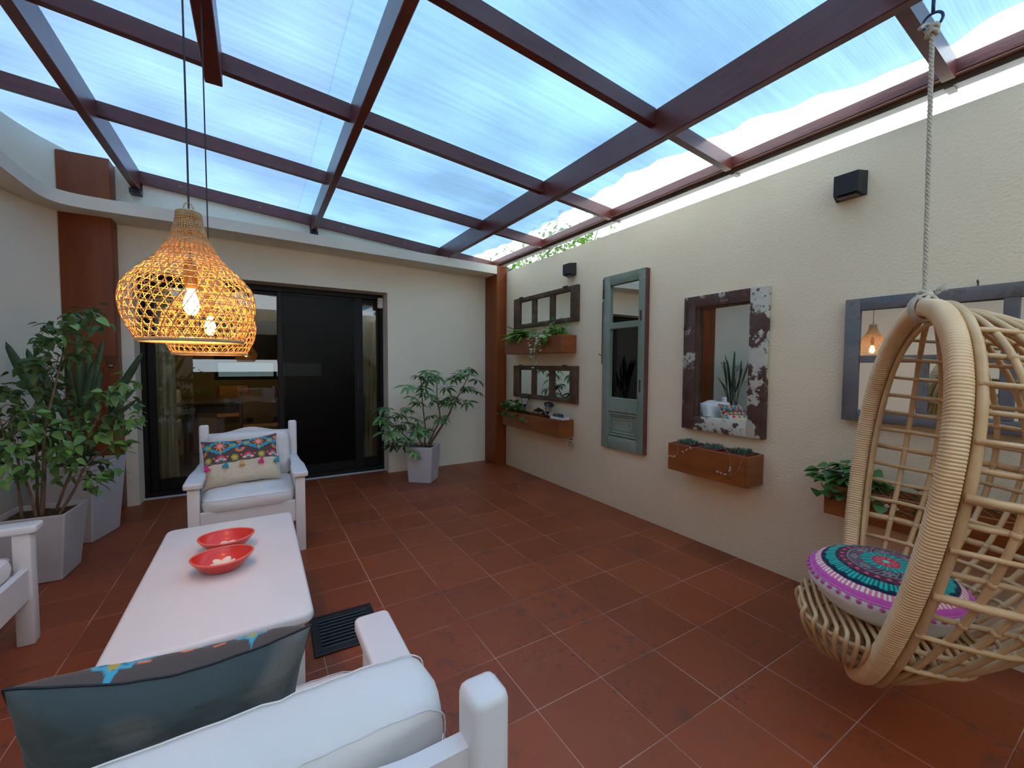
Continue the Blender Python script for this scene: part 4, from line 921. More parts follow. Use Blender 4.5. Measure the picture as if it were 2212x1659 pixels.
for i in range(nr+1):
    r = max(0.004, i/nr)
    for j in range(na):
        a = 2*PI*j/na; e = 1-r**3.2; z = MT/2*0.20+MT/2*0.72*max(e, 0)**0.75+0.004*nz(math.cos(a)*r*2.4, math.sin(a)*r*2.4, 3)+0.0015*math.cos(a*30)*r**6
        vs.append(tuple(tilt @ Vector((r*MR*math.cos(a), r*MR*math.sin(a), z)))); cols.append((*mandala(r, a), 1))
fs = [(i*na+j, i*na+(j+1) % na, (i+1)*na+(j+1) % na, (i+1)*na+j)[::-1] for i in range(nr) for j in range(na)]+[tuple(range(na))]
fs = [f[::-1] for f in fs]
me = bpy.data.meshes.new('round_cushion'); me.from_pydata(vs, [], fs); at = me.color_attributes.new('print', 'FLOAT_COLOR', 'POINT'); at.data.foreach_set('color', [c for q in cols for c in q])
me.materials.append(M['print']); me.polygons.foreach_set('use_smooth', [True]*len(fs)); me.update()
mt = thing('round_cushion', 'round mandala cushion with pink pompoms and white sides in the egg chair', 'cushion', mc)
link('printed_top', me, mt)
b = MB(); vs = []; R_ = 9; na = 120
for i in range(R_+1):
    u = i/R_
    for j in range(na):
        a = 2*PI*j/na; rr_ = MR*(1+0.05*math.sin(PI*u)-0.20*u**2.4)+0.004*math.sin(u*9+0.8*math.sin(a*2))*math.sin(PI*u); z = MT/2*0.20-u*MT*0.62+0.003*nz(a*2, u*3)
        vs.append(tuple(tilt @ Vector((rr_*math.cos(a), rr_*math.sin(a), z))))
b.add(vs, [(i*na+j, (i+1)*na+j, (i+1)*na+(j+1) % na, i*na+(j+1) % na) for i in range(R_) for j in range(na)]+[tuple(R_*na+j for j in range(na))[::-1]])
b.build('gathered_side', M['cushion'], mt, angle=None)
M['pompom'] = pm('pompom_magenta', (0.62, 0.09, 0.40), 0.95, bump=(300, 0.6), sheen=0.4); M['trim_pink'] = pm('trim_pink', (0.66, 0.16, 0.46), 0.9)
q = MB(); q.tube([tuple(tilt @ Vector((MR*1.004*math.cos(a), MR*1.004*math.sin(a), MT/2*0.17))) for a in [2*PI*i/90 for i in range(90)]], 0.0034, 6, closed=True); q.build('trim_braid', M['trim_pink'], mt, angle=None)
q = MB(); q.sphere((0, 0, 0), 0.0078, 8, 6); pme = q.mesh('pompom', M['pompom'], True, None)
for i in range(46):
    a = 2*PI*i/46; p = tilt @ Vector((MR*1.035*math.cos(a), MR*1.035*math.sin(a), MT/2*0.17-0.009)); link('pompom', pme, mt, loc=p, rot=(random.random()*3, random.random()*3, 0))

# ================================================================== THINGS ON THE BOUNDARY WALL
XF = 2.604
def rails(name, y0, y1, z0, z1, w, parent, mats, xf=XF, th=0.034, top=None, bottom=None):
    """outer frame: two stiles and two rails, y0<y1"""
    tw = top or w; bw = bottom or w; out = []
    wl, wr = (w if isinstance(w, tuple) else (w, w))
    q = MB(); q.rbox((xf, y1-wl, z0), (XR-0.001, y1, z1), 0.004, 2); out.append(q.build('stile', mats[0], parent))
    q = MB(); q.rbox((xf, y0, z0), (XR-0.001, y0+wr, z1), 0.004, 2); out.append(q.build('stile', mats[1], parent))
    q = MB(); q.rbox((xf+0.001, y0+wr, z1-tw), (XR-0.001, y1-wl, z1), 0.004, 2); out.append(q.build('rail', mats[2], parent))
    q = MB(); q.rbox((xf+0.001, y0+wr, z0), (XR-0.001, y1-wl, z0+bw), 0.004, 2); out.append(q.build('rail', mats[3], parent))
    return out
def pane(y0, y1, z0, z1, parent, x=2.622, nm='mirror_pane', lean=0.0):
    """mirror glass; lean = how far the old glass sits turned in its frame (radians about Z)"""
    q = MB(); yc, zc = (y0+y1)/2, (z0+z1)/2; q.box((-0.002, y0-yc, z0-zc), (0.002, y1-yc, z1-zc)); return link(nm, q.mesh(nm, M['mirror'], False), parent, loc=(x+0.002, yc, zc), rot=(0, 0, lean))
def iron(y, z, parent, w=0.05, h=0.035, nm='hinge'):
    q = MB(); q.rbox((XF-0.004, y-w/2, z-h), (XF+0.001, y+w/2, z+0.004), 0.001, 1)
    q.tube([(XF-0.002, y-w/2, z+0.006), (XF-0.002, y+w/2, z+0.006)], 0.006, 6)
    q.build(nm, M['iron'], parent)
OW = M['old_wood']
for (z0, z1, lb, tp) in ((1.664, 2.012, 'small brown three-pane window-frame mirror above the upper planter', 0.052), (0.868, 1.235, 'small brown three-pane window-frame mirror between the two corner planters', 0.052)):
    t = thing('window_frame_mirror', lb, 'mirror', (XR, 3.665, z0), 0, 'old window frames turned into small mirrors'); t.location = (0, 0, 0)
    rails('f', 3.088, 4.240, z0, z1, (0.125, 0.105), t, [OW]*4, top=0.050, bottom=0.045)
    for yy in (3.495, 3.826):
        q = MB(); q.rbox((XF+0.004, yy-0.040, z0+0.044), (XR-0.002, yy+0.040, z1-0.049), 0.003, 1); q.build('muntin', OW, t)
    for (ya, yb) in ((3.19, 3.458), (3.532, 3.79), (3.863, 4.118)): pane(ya, yb, z0+0.04, z1-0.045, t)
    iron(4.08, z1-0.002, t, 0.07); iron(3.27, z1-0.002, t, 0.07)
# green half-door mirror
t = thing('half_door_mirror', 'tall green painted old door leaf with two mirror panes and a carved lower panel', 'mirror', (0, 0, 0)); GW = M['green_wood']
rails('f', 2.268, 2.736, 0.525, 2.010, (0.082, 0.068), t, [GW]*4, xf=2.600, top=0.085, bottom=0.105)
q = MB(); q.rbox((2.601, 2.257, 0.528), (XR-0.001, 2.2675, 2.006), 0.002, 1); q.build('edge_strip', M['green_edge'], t)
q = MB(); q.rbox((2.603, 2.336, 1.553), (XR-0.002, 2.654, 1.606), 0.003, 1); q.build('rail', GW, t)
q = MB(); q.rbox((2.603, 2.336, 0.845), (XR-0.002, 2.654, 0.966), 0.003, 1); q.build('rail', GW, t)
pane(2.33, 2.66, 1.60, 1.93, t); pane(2.33, 2.66, 0.96, 1.56, t)
q = MB(); q.rbox((2.622, 2.336, 0.63), (XR-0.002, 2.654, 0.846), 0.001, 1); q.build('sunk_panel', GW, t)
q = MB()
for (a, w0, xx) in ((0.0, 0.016, 2.606), (0.022, 0.010, 2.611), (0.052, 0.006, 2.616)):
    ya, yb, za, zb = 2.338+a, 2.652-a, 0.640+a, 0.838-a
    for A, B in (((xx, ya, za), (xx+.014, yb, za+w0)), ((xx, ya, zb-w0), (xx+.014, yb, zb)), ((xx, ya, za+w0), (xx+.014, ya+w0, zb-w0)), ((xx, yb-w0, za+w0), (xx+.014, yb, zb-w0))): q.rbox(A, B, 0.003, 1)
q.build('panel_moulding', GW, t)
q = MB(); q.tube([(2.597, 2.728, 1.99), (2.597, 2.728, 1.83)], 0.007, 6); q.tube([(2.596, 2.734, 1.80), (2.596, 2.737, 1.25)], 0.0045, 6); q.tube([(2.592, 2.737, 1.33), (2.586, 2.752, 1.335), (2.582, 2.765, 1.345)], 0.004, 5)
q.rbox((2.594, 2.718, 1.82), (2.600, 2.738, 1.90), 0.001, 1); q.build('espagnolette_bolt', M['iron'], t)
q = MB(); q.rbox((2.596, 2.300, 1.03), (2.601, 2.316, 1.13), 0.001, 1); q.rbox((2.596, 2.300, 1.60), (2.601, 2.318, 1.68), 0.001, 1); q.build('keyhole_plate', M['iron'], t)
# flaked brown mirror
t = thing('flaked_mirror', 'brown framed mirror with flaking white paint above the three-pot planter', 'mirror', (0, 0, 0))
q = MB(); FX = 2.594
q.rbox((FX, 1.822, 0.797), (XR-0.001, 1.912, 1.722), 0.005, 2); q.build('stile', M['flaked'], t)
q = MB(); q.rbox((FX, 1.345, 0.797), (XR-0.001, 1.448, 1.722), 0.005, 2); q.build('stile', M['flaked_more'], t)
q = MB(); q.rbox((FX, 1.448, 1.640), (XR-0.001, 1.822, 1.722), 0.004, 2); q.build('rail', M['flaked'], t)
q = MB(); q.rbox((FX, 1.448, 0.797), (XR-0.001, 1.822, 0.893), 0.004, 2); q.build('rail', M['flaked_more'], t)
q = MB(); q.rbox((FX+0.012, 1.800, 0.893), (XR-0.002, 1.823, 1.641), 0.002, 1); q.rbox((FX+0.012, 1.447, 1.628), (XR-0.002, 1.8, 1.641), 0.002, 1); q.build('rebate', M['old_wood'], t)
pane(1.44, 1.81, 0.88, 1.64, t, 2.620, lean=-0.034)
q = MB(); q.tube([(FX-0.004, 1.893, 1.70), (FX-0.004, 1.893, 1.52)], 0.007, 6); q.rbox((FX-0.005, 1.872, 1.62), (FX, 1.905, 1.66), 0.001, 1); q.tube([(FX-0.004, 1.897, 1.52), (FX-0.006, 1.905, 1.505), (FX-0.008, 1.895, 1.495)], 0.004, 5); q.build('pin_hinge', M['iron'], t)
# grey washed window mirror behind the egg chair
t = thing('grey_window_mirror', 'large blue-grey washed window-frame mirror hanging behind the egg chair', 'mirror', (0, 0, 0)); GR = M['grey_wood']
rails('f', -0.42, 0.957, 0.966, 1.585, (0.064, 0.064), t, [GR]*4, xf=2.596, top=0.062, bottom=0.058)
for yy in (0.398, -0.13):
    q = MB(); q.rbox((2.597, yy-0.022, 1.023), (XR-0.002, yy+0.022, 1.524), 0.003, 1); q.build('muntin', GR, t)
for yy in (0.655, 0.134):
    q = MB(); q.rbox((2.604, yy-0.018, 1.023), (XR-0.002, yy+0.018, 1.280), 0.003, 1); q.build('muntin', GR, t)
for (ya, yb) in ((0.42, 0.893), (-0.108, 0.376), (-0.356, -0.152)):
    q = MB(); q.rbox((2.602, ya, 1.262), (XR-0.002, yb, 1.298), 0.003, 1); q.build('muntin', GR, t); pane(ya-0.005, yb+0.005, 1.015, 1.53, t, 2.620, lean=0.040)
q = MB(); q.tube([(2.63, 0.50, 1.585), (2.63, 0.50, 1.605), (2.622, 0.50, 1.612), (2.615, 0.50, 1.603)], 0.003, 5); q.build('hanging_hook', M['iron'], t)
# wall lights
for (yc, lb) in ((3.213, 'small black square wall light above the corner mirrors'), (0.966, 'small black square wall light high on the right of the wall')):
    t = thing('wall_light', lb, 'wall light', (XR, yc, 2.168), 0, 'black up-and-down wall lights')
    q = MB(); wv = 0.066; vs = [(-0.001, -wv, -.06), (-0.001, wv, -.06), (-0.001, wv, .06), (-0.001, -wv, .06), (-0.075, -wv*.78, -.048), (-0.075, wv*.78, -.048), (-0.075, wv*.78, .052), (-0.075, -wv*.78, .052)]
    q.add(vs, [(0, 1, 2, 3), (3, 2, 6, 7), (1, 5, 6, 2), (0, 3, 7, 4), (7, 6, 5, 4), (0, 4, 5, 1)]); q.build('housing', M['lamp_black'], t, smooth=False)
    q = MB(); q.box((-0.062, -0.042, -0.0585), (-0.012, 0.042, -0.0555)); q.build('lens', M['sensor_dark'], t, smooth=False, ).location = (0, 0, -0.001)
# alarm sensor by the door
t = thing('alarm_sensor', 'small white motion sensor mounted at the top corner of the door reveal', 'sensor', (1.222, 4.93, 1.945))
q = MB(); q.rbox((-0.032, -0.022, -0.060), (0.032, 0.03, 0.060), 0.016, 4); q.build('sensor_body', M['sensor'], t)
q = MB(); q.rbox((-0.0325, -0.0228, 0.024), (0.0325, 0.0, 0.027), 0.001, 1); q.rbox((-0.0325, -0.0228, -0.010), (0.0325, 0.0, -0.007), 0.001, 1); q.build('seam', M['sensor_dark'], t)
q = MB(); q.rbox((0.012, 0.0, -0.02), (0.0395, 0.02, 0.02), 0.003, 1); q.build('bracket', M['sensor'], t)
# garden tap
t = thing('garden_tap', 'small chrome garden tap on the wall below the lower corner planter', 'tap', (XR, 3.165, 0.455))
q = MB(); q.tube([(0.0, 0, 0), (-0.05, 0, 0), (-0.068, 0, -0.006), (-0.075, 0, -0.028)], [0.010, 0.010, 0.011, 0.009], 10); q.build('spout', M['chrome'], t)
q = MB(); q.lathe([(0.007, 0.008), (0.006, 0.026), (0.010, 0.028), (0.010, 0.034)], 10, (-0.045, 0, 0)); q.rbox((-0.049, -0.026, 0.030), (-0.041, 0.026, 0.037), 0.003, 1); q.build('tap_handle', M['chrome'], t)
q = MB(); q.tube([(-0.0, 0.03, 0.055), (-0.012, 0.03, 0.057), (-0.02, 0.0, 0.06)], 0.005, 5); q.build('pipe_stub', M['iron'], t)
# ---- planters
def planter(y0, y1, z0, z1, label, xf=2.462, t_=0.014):
    t = thing('wall_planter', label, 'planter', (0, 0, 0), 0, 'wooden planter boxes on the wall'); P_ = M['planter']
    def bd(nm, a, c, mat=P_): q = MB(); q.rbox(a, c, 0.002, 1); return q.build(nm, mat, t)
    bd('front_board', (xf, y0+t_, z0), (xf+t_, y1-0.0005, z1)); bd('end_board', (xf, y0, z0), (XR-0.001, y0+t_-0.0005, z1)); bd('end_board', (xf+t_, y1-t_, z0), (XR-0.001, y1, z1))
    bd('back_board', (XR-t_, y0+t_, z0), (XR-0.001, y1-t_, z1)); bd('bottom_board', (xf+t_, y0+t_, z0), (XR-t_, y1-t_, z0+0.012))
    q = MB(); nx, ny = 6, 30; vs = []
    for j in range(ny+1):
        for i in range(nx+1): vs.append((lerp(xf+t_, XR-t_, i/nx), lerp(y0+t_, y1-t_, j/ny), z1-0.035+0.010*nz(i*.8, j*.7)))
    q.add(vs, [(j*(nx+1)+i, j*(nx+1)+i+1, (j+1)*(nx+1)+i+1, (j+1)*(nx+1)+i)[::-1] for j in range(ny) for i in range(nx)]); q.build('soil', M['soil'], t, angle=None)
    return t
planter(3.132, 4.200, 1.363, 1.533, 'long wooden planter on the wall between the two small mirrors')
planter(3.160, 4.245, 0.540, 0.708, 'long wooden planter below the lower small mirror, above the tap')
pt3 = planter(1.358, 1.918, 0.515, 0.702, 'short wooden planter holding three square red pots')
planter(-0.05, 0.966, 0.494, 0.645, 'wooden planter with leafy plant behind the egg chair')
# ================================================================== PLANTS
def leaf_mesh(name, mat, L=0.05, W=0.022, fold=0.25, droop=0.25, n=6, shape='ovate', thick=False):
    """one leaf, base at origin, growing along +Y, up +Z"""
    vs = []; fs = []
    for i in range(n+1):
        t = i/n
        if shape == 'ovate': w = W*math.sin(PI*t**0.72)**0.85*(1-0.12*t)
        elif shape == 'sword': w = W*(math.sin(PI*min(1, t*0.94+0.05))**0.6)*(1-0.35*t)
        elif shape == 'round': w = W*math.sqrt(max(0, 1-(2*t-1)**2))**0.9
        elif shape == 'lance': w = W*math.sin(PI*t**0.85)
        elif shape == 'paddle': w = W*(0.16 if t < 0.38 else math.sin(PI*((t-0.38)/0.62*0.90+0.10))**0.75)
        if i == n: w = 0.0005
        y = L*t; z = -droop*L*t*t; vs += [(-w, y, z+fold*w), (0, y, z), (w, y, z+fold*w)]
    for i in range(n): o = 3*i; fs += [(o, o+1, o+4, o+3), (o+1, o+2, o+5, o+4)]
    b = MB(); b.add(vs, fs); return b.mesh(name, mat, True, None)
def aim(p, d, up=Vector((0, 0, 1)), roll=0.0, sc=1.0):
    y = Vector(d).normalized(); x = y.cross(up); x = x.normalized() if x.length > 1e-3 else Vector((1, 0, 0)); z = x.cross(y)
    m_ = Matrix(((x.x, y.x, z.x, p[0]), (x.y, y.y, z.y, p[1]), (x.z, y.z, z.z, p[2]), (0, 0, 0, 1)))
    return m_ @ Matrix.Rotation(roll, 4, 'Y') @ Matrix.Scale(sc, 4)
def join_leaves(name, lm, mts, parent, mats, kind='stuff'):
    b = MB()
    src = [v.co.copy() for v in lm.vertices]; fc = [tuple(p.vertices) for p in lm.polygons]
    for m_ in mts: b.add([m_ @ v for v in src], fc)
    o = b.build(name, mats, parent, angle=None); o['kind'] = kind; return o
def square_pot(label, c, s_top, s_bot, h, rz, mat, soil_drop=0.03, group='tapered cement planters'):
    t = thing('plant_pot', label, 'pot', (c[0], c[1], 0), rz, group)
    wl = 0.012; a, bt = s_top/2, s_bot/2; vs = []
    ch = 0.008
    def ring(hf, z, c_=ch): return [(hf-c_, -hf, z), (hf, -hf+c_, z), (hf, hf-c_, z), (hf-c_, hf, z), (-hf+c_, hf, z), (-hf, hf-c_, z), (-hf, -hf+c_, z), (-hf+c_, -hf, z)]
    for R_ in (ring(bt, 0.004), ring(a-0.001, h-0.004), ring(a-0.003, h, .007), ring(a-wl+0.001, h, .004), ring(a-wl-0.001, h-0.004, .004), ring(lerp(a, bt, 0.3)-wl, h*0.7, .004)): vs += R_
    b = MB(); fs = [(r*8+j, r*8+(j+1) % 8, (r+1)*8+(j+1) % 8, (r+1)*8+j) for r in range(5) for j in range(8)]+[tuple(range(8))[::-1]]
    b.add(vs, fs); b.build('pot_body', M[mat], t, smooth=False)
    b = MB(); k = 14; hf = lerp(a, bt, soil_drop/h)-wl; vs = [(lerp(-hf, hf, i/k), lerp(-hf, hf, j/k), h-soil_drop+0.009*nz(i*.7+c[0], j*.7)+0.004*nz(i*2.1, j*1.9)) for j in range(k+1) for i in range(k+1)]
    b.add(vs, [(j*(k+1)+i, j*(k+1)+i+1, (j+1)*(k+1)+i+1, (j+1)*(k+1)+i) for j in range(k) for i in range(k)]); b.build('soil', M['soil'], t, angle=None)
    return t
square_pot('grey tapered cement pot with the bushy ficus, beside the left armchair', (-1.093, 3.458), 0.315, 0.245, 0.386, math.radians(-4), 'pot_grey')
square_pot('tall white tapered pot with sword-leaved plant, at the foot of the left post', (-1.10, 4.105), 0.375, 0.30, 0.542, math.radians(-16), 'pot_white')
square_pot('small white tapered pot with umbrella plant, right of the glass door', (1.502, 4.286), 0.292, 0.245, 0.380, math.radians(-40), 'pot_white')

# ---- ficus
rnd = random.Random(11)
FIC = [(-0.87, 3.589, 1.565), (-0.919, 3.571, 1.508), (-0.902, 3.321, 1.461), (-0.781, 3.334, 1.469), (-0.95, 3.359, 1.448), (-1.077, 3.599, 1.446), (-1.001, 3.43, 1.358), (-1.057, 3.491, 1.373), (-0.866, 3.386, 1.361), (-0.895, 3.452, 1.28), (-0.952, 3.413, 1.279), (-1.061, 3.402, 1.251), (-1.122, 3.477, 1.225), (-1.049, 3.477, 1.198), (-1.034, 3.579, 1.113), (-1.081, 3.508, 1.062), (-1.161, 3.587, 1.115), (-1.228, 3.564, 1.064), (-1.261, 3.607, 1.089), (-1.193, 3.505, 0.987), (-1.069, 3.342, 0.97), (-1.063, 3.565, 0.975), (-0.992, 3.599, 1.026), (-1.09, 3.58, 0.891), (-1.132, 3.472, 0.88), (-1.22, 3.518, 0.854), (-0.948, 3.358, 0.908), (-0.942, 3.556, 0.941), (-0.858, 3.474, 1.029), (-0.754, 3.381, 1.06), (-0.675, 3.31, 1.117), (-0.697, 3.563, 0.987), (-0.775, 3.607, 0.897), (-0.641, 3.318, 0.92), (-0.731, 3.546, 0.842), (-0.79, 3.421, 0.834), (-0.83, 3.338, 0.848), (-0.921, 3.384, 0.795), (-1.041, 3.536, 0.782), (-1.129, 3.569, 0.757), (-1.132, 3.304, 0.776), (-1.249, 3.487, 0.703), (-1.101, 3.304, 0.697), (-1.059, 3.52, 0.675), (-0.947, 3.396, 0.687), (-0.913, 3.572, 0.678), (-0.86, 3.604, 0.577), (-0.783, 3.452, 0.571), (-0.948, 3.61, 0.528), (-0.852, 3.389, 0.524), (-1.174, 3.315, 0.653), (-0.743, 3.482, 0.734), (-0.94, 3.3, 0.652), (-1.075, 3.353, 0.631)]
FIC += [(-1.30, 3.35, 0.80), (-1.33, 3.42, 0.68), (-1.28, 3.30, 0.92), (-1.24, 3.72, 0.9), (-1.1, 3.75, 0.8), (-0.9, 3.2, 0.74), (-1.02, 3.24, 0.86), (-1.30, 3.55, 0.95)]
t = thing('ficus_plant', 'bushy weeping ficus with small drooping green leaves in the grey pot', 'plant', (-1.093, 3.458, 0.36)); F0 = Vector((-1.093, 3.458, 0.36))
base = [Vector((-1.16, 3.44, .35)), Vector((-1.12, 3.50, .35)), Vector((-1.08, 3.43, .35)), Vector((-1.04, 3.48, .35)), Vector((-1.09, 3.40, .35)), Vector((-1.01, 3.42, .35))]
trunks = []
tops = [Vector((-1.26, 3.50, 1.02)), Vector((-1.10, 3.52, 1.30)), Vector((-0.93, 3.45, 1.50)), Vector((-0.80, 3.47, 1.02)), Vector((-1.15, 3.33, 0.92)), Vector((-0.72, 3.42, 0.80))]
for k, (p, q_) in enumerate(zip(base, tops)):
    mid = p.lerp(q_, 0.5)+Vector((rnd.uniform(-.03, .03), rnd.uniform(-.03, .03), 0.05))
    if k == 2: mid = Vector((-1.06, 3.46, 0.85))
    path = smooth_path([p, p.lerp(mid, .5)+Vector((rnd.uniform(-.012, .012), 0, 0.01)), mid, mid.lerp(q_, .5), q_], 5); trunks.append(path)
    b = MB(); n = len(path); b.tube([v-F0 for v in path], [lerp(0.008 if k != 2 else 0.0125, 0.0025, i/(n-1)) for i in range(n)], 7); b.build('stem', M['bark'], t, angle=None)
tw = MB(); lm = leaf_mesh('leaf', M['leaf_ficus'], 0.068, 0.0205, 0.30, 0.30); lime = leaf_mesh('leaf', M['leaf_lime'], 0.05, 0.017, 0.3, 0.2); small = leaf_mesh('leaf', M['leaf_dark'], 0.058, 0.018, 0.3, 0.35)
spots = []
for c in FIC:
    c = Vector(c); best = min((v for pth in trunks for v in pth[4:]), key=lambda v: (v-c).length+max(0, v.z-c.z)*1.5)
    a = best; mid = a.lerp(c, 0.5)+Vector((0, 0, 0.03)); pth = smooth_path([a, mid, c, c+(c-mid)*0.35+Vector((0, 0, -0.025))], 4)
    tw.tube([v-F0 for v in pth], [lerp(0.0028, 0.0009, i/(len(pth)-1)) for i in range(len(pth))], 4)
    for _ in range(15 if c.z > 0.7 else 9):
        u = rnd.uniform(0.35, 1); v = pth[int(u*(len(pth)-1))]+Vector((rnd.gauss(0, .026), rnd.gauss(0, .026), rnd.gauss(0, .024)))
        d = Vector((rnd.gauss(0, 1), rnd.gauss(0, 1), rnd.uniform(-1.6, 0.15)))+(c-a).normalized()*0.6; spots.append((v, d))
tw.build('twigs', M['bark'], t, angle=None, kind='stuff')
rnd.shuffle(spots); mt_all = [aim(v-F0, d, roll=rnd.uniform(-.9, .9), sc=rnd.uniform(0.72, 1.15)) for v, d in spots]
mt_all.sort(key=lambda m_: (m_.translation+F0).length)
for i, m_ in enumerate(mt_all[:290]): link('leaf', lime if i % 41 == 7 else lm, t, mtx=m_)
join_leaves('leaves', small, mt_all[290:], t, M['leaf_dark'])

# ---- bird of paradise
t = thing('strelitzia_plant', 'tall plant with stiff sword-shaped dark leaves in the tall white pot', 'plant', (-1.10, 4.105, 0.52)); F0 = Vector((-1.10, 4.105, 0.52))
tips = [(-1.40, 4.05, 1.38, .075), (-1.34, 4.15, 1.34, .06), (-0.715, 4.02, 1.325, .055), (-0.955, 4.17, 1.42, .05), (-0.985, 4.05, 1.24, .05), (-1.03, 4.18, 1.34, .05), (-0.785, 4.15, 1.055, .035), (-0.765, 4.06, 0.975, .03), (-1.075, 4.09, 1.49, .055), (-1.15, 4.16, 1.30, .05), (-1.24, 4.06, 1.20, .05), (-0.93, 3.98, 1.20, .04), (-1.10, 4.25, 1.36, .05)]
for k, (x, y, z, wd) in enumerate(tips):
    tip = Vector((x, y, z)); st = F0+Vector((rnd.uniform(-.05, .05), rnd.uniform(-.05, .05), -0.02)); d = tip-st; Ln = d.length
    mid = st.lerp(tip, .5)+Vector((0, 0, 0.06*(1 if abs(d.x) > .2 else 0))); pth = smooth_path([st, mid, tip], 10); n = len(pth); vs = []; fs = []
    side = d.normalized().cross(Vector((0.25*(k % 3-1), -1, 0.2))).normalized()
    for i, p in enumerate(pth):
        u = i/(n-1); w = 0.006 if u < 0.42 else 0.006+wd*0.34*math.sin(PI*min(1, (u-0.42)/0.58*0.93+0.05))**0.8; w = w if i < n-1 else 0.001
        tg = (pth[min(i+1, n-1)]-pth[max(i-1, 0)]).normalized(); sd = (side-tg*side.dot(tg)).normalized(); nr_ = sd.cross(tg)
        vs += [p-F0-sd*w+nr_*w*0.45, p-F0-nr_*0.003, p-F0+sd*w+nr_*w*0.45, p-F0-nr_*(0.006 if u < .45 else 0.001)]
    for i in range(n-1): o = 4*i; fs += [(o, o+1, o+5, o+4), (o+1, o+2, o+6, o+5), (o, o+4, o+7, o+3), (o+2, o+3, o+7, o+6)]
    b = MB(); b.add(vs, fs); b.build('sword_leaf', M['leaf_sword'], t, angle=None)
# tealight holders on stakes
for (x, y, z, lb) in ((-0.925, 4.17, 1.215, 'wire mesh tealight cup on a thin stake in the tall white pot'),  (-1.23, 4.14, 1.17, 'second wire tealight cup on a stake, behind the ficus leaves')):
    s_ = thing('tealight_stake', lb, 'candle holder', (x, y, z)); b = MB()
    b.tube([(0, 0, 0), ((-1.06-x)*.5, (4.1-y)*.5, -0.35), (-1.05-x, 4.12-y, 0.50-z)], 0.003, 5); b.build('stake', M['iron'], s_)
    b = MB()
    for h in range(6): r = lerp(0.016, 0.038, h/5); b.tube([(r*math.cos(a), r*math.sin(a), 0.015*h) for a in [2*PI*i/16 for i in range(16)]], 0.0011, 4, closed=True)
    for a in range(20): an = 2*PI*a/20; b.tube([(0.012*math.cos(an), 0.012*math.sin(an), -0.012), (0.038*math.cos(an), 0.038*math.sin(an), 0.076)], 0.0008, 3)
    b.build('wire_cup', M['iron'], s_, angle=None, kind='stuff')
    b = MB(); b.tube([(0.038*math.cos(a), 0.038*math.sin(a), 0.077) for a in [2*PI*i/20 for i in range(20)]], 0.0028, 6, closed=True); b.build('rim', M['iron'], s_)
    b = MB(); b.lathe([(0.012, 0.002), (0.014, 0.014), (0.002, 0.015)], 12); b.build('tealight', M['ivory'], s_)

# ---- umbrella plant (schefflera)
SCH = [(1.533, 4.212, 1.166), (1.46, 4.291, 1.121), (1.32, 4.246, 1.013), (1.516, 4.307, 0.991), (1.692, 4.313, 1.103), (1.723, 4.167, 0.993), (1.852, 4.153, 1.121), (2.092, 4.368, 1.193), (2.107, 4.217, 1.065), (1.978, 4.211, 0.984), (1.936, 4.409, 0.869), (2.018, 4.272, 0.823), (1.806, 4.367, 0.804), (1.622, 4.274, 0.84), (1.467, 4.316, 0.833), (1.301, 4.189, 0.779), (1.44, 4.315, 0.661), (1.618, 4.376, 0.678), (1.717, 4.286, 0.646), (1.298, 4.343, 0.617), (1.172, 4.325, 0.701), (1.052, 4.167, 0.808), (1.069, 4.347, 0.681), (1.094, 4.304, 0.541), (1.168, 4.228, 0.546), (1.265, 4.158, 0.5), (1.433, 4.375, 0.503), (1.501, 4.273, 0.537), (1.221, 4.337, 0.43), (1.296, 4.30, 0.40), (1.343, 4.10, 0.36), (1.187, 4.38, 0.45), (2.125, 4.253, 0.942), (1.586, 4.358, 1.068), (1.736, 4.266, 0.866), (2.02, 4.3, 1.13), (1.96, 4.28, 1.18), (1.38, 4.25, 0.90), (1.56, 4.2, 0.92), (1.24, 4.25, 0.72), (1.40, 4.2, 0.56)]
t = thing('umbrella_plant', 'umbrella plant with fans of dark leaflets leaning right on bare red-brown stems', 'plant', (1.502, 4.286, 0.36)); F0 = Vector((1.502, 4.286, 0.36))
stems = [[(1.56, 4.29, .35), (1.68, 4.29, .52), (1.80, 4.28, .70), (1.83, 4.27, .78), (1.93, 4.28, .93), (2.02, 4.28, 1.09)], [(1.54, 4.27, .35), (1.62, 4.27, .52), (1.69, 4.28, .66), (1.66, 4.28, .86), (1.66, 4.29, 1.03)],
         [(1.52, 4.30, .35), (1.53, 4.30, .55), (1.51, 4.30, .74), (1.49, 4.29, .93), (1.48, 4.28, 1.08)], [(1.50, 4.27, .35), (1.42, 4.27, .50), (1.34, 4.27, .62), (1.30, 4.26, .74)], [(1.48, 4.26, .35), (1.34, 4.27, .46), (1.20, 4.28, .60), (1.08, 4.27, .74)], [(1.49, 4.24, .35), (1.35, 4.24, .40), (1.24, 4.25, .46)], [(1.53, 4.25, .35), (1.57, 4.24, .50), (1.62, 4.24, .62)]]
sp = []
for k, s_ in enumerate(stems):
    pth = smooth_path(s_, 5); sp.append(pth); n = len(pth); r0 = (0.013, 0.011, 0.008, 0.008, 0.008, 0.006, 0.005)[k]
    b = MB(); b.tube([v-F0 for v in pth], [lerp(r0, 0.004, i/(n-1))*(1+0.1*nz(i*.8, k)) for i in range(n)], 8); b.build('stem', M['bark_red' if k < 3 else 'bark'], t, angle=None)
sl = leaf_mesh('leaflet', M['leaf_dark'], 0.112, 0.0190, 0.25, 0.42, 7, 'lance'); src = [v.co.copy() for v in sl.vertices]; fc = [tuple(p.vertices) for p in sl.polygons]
clus = []
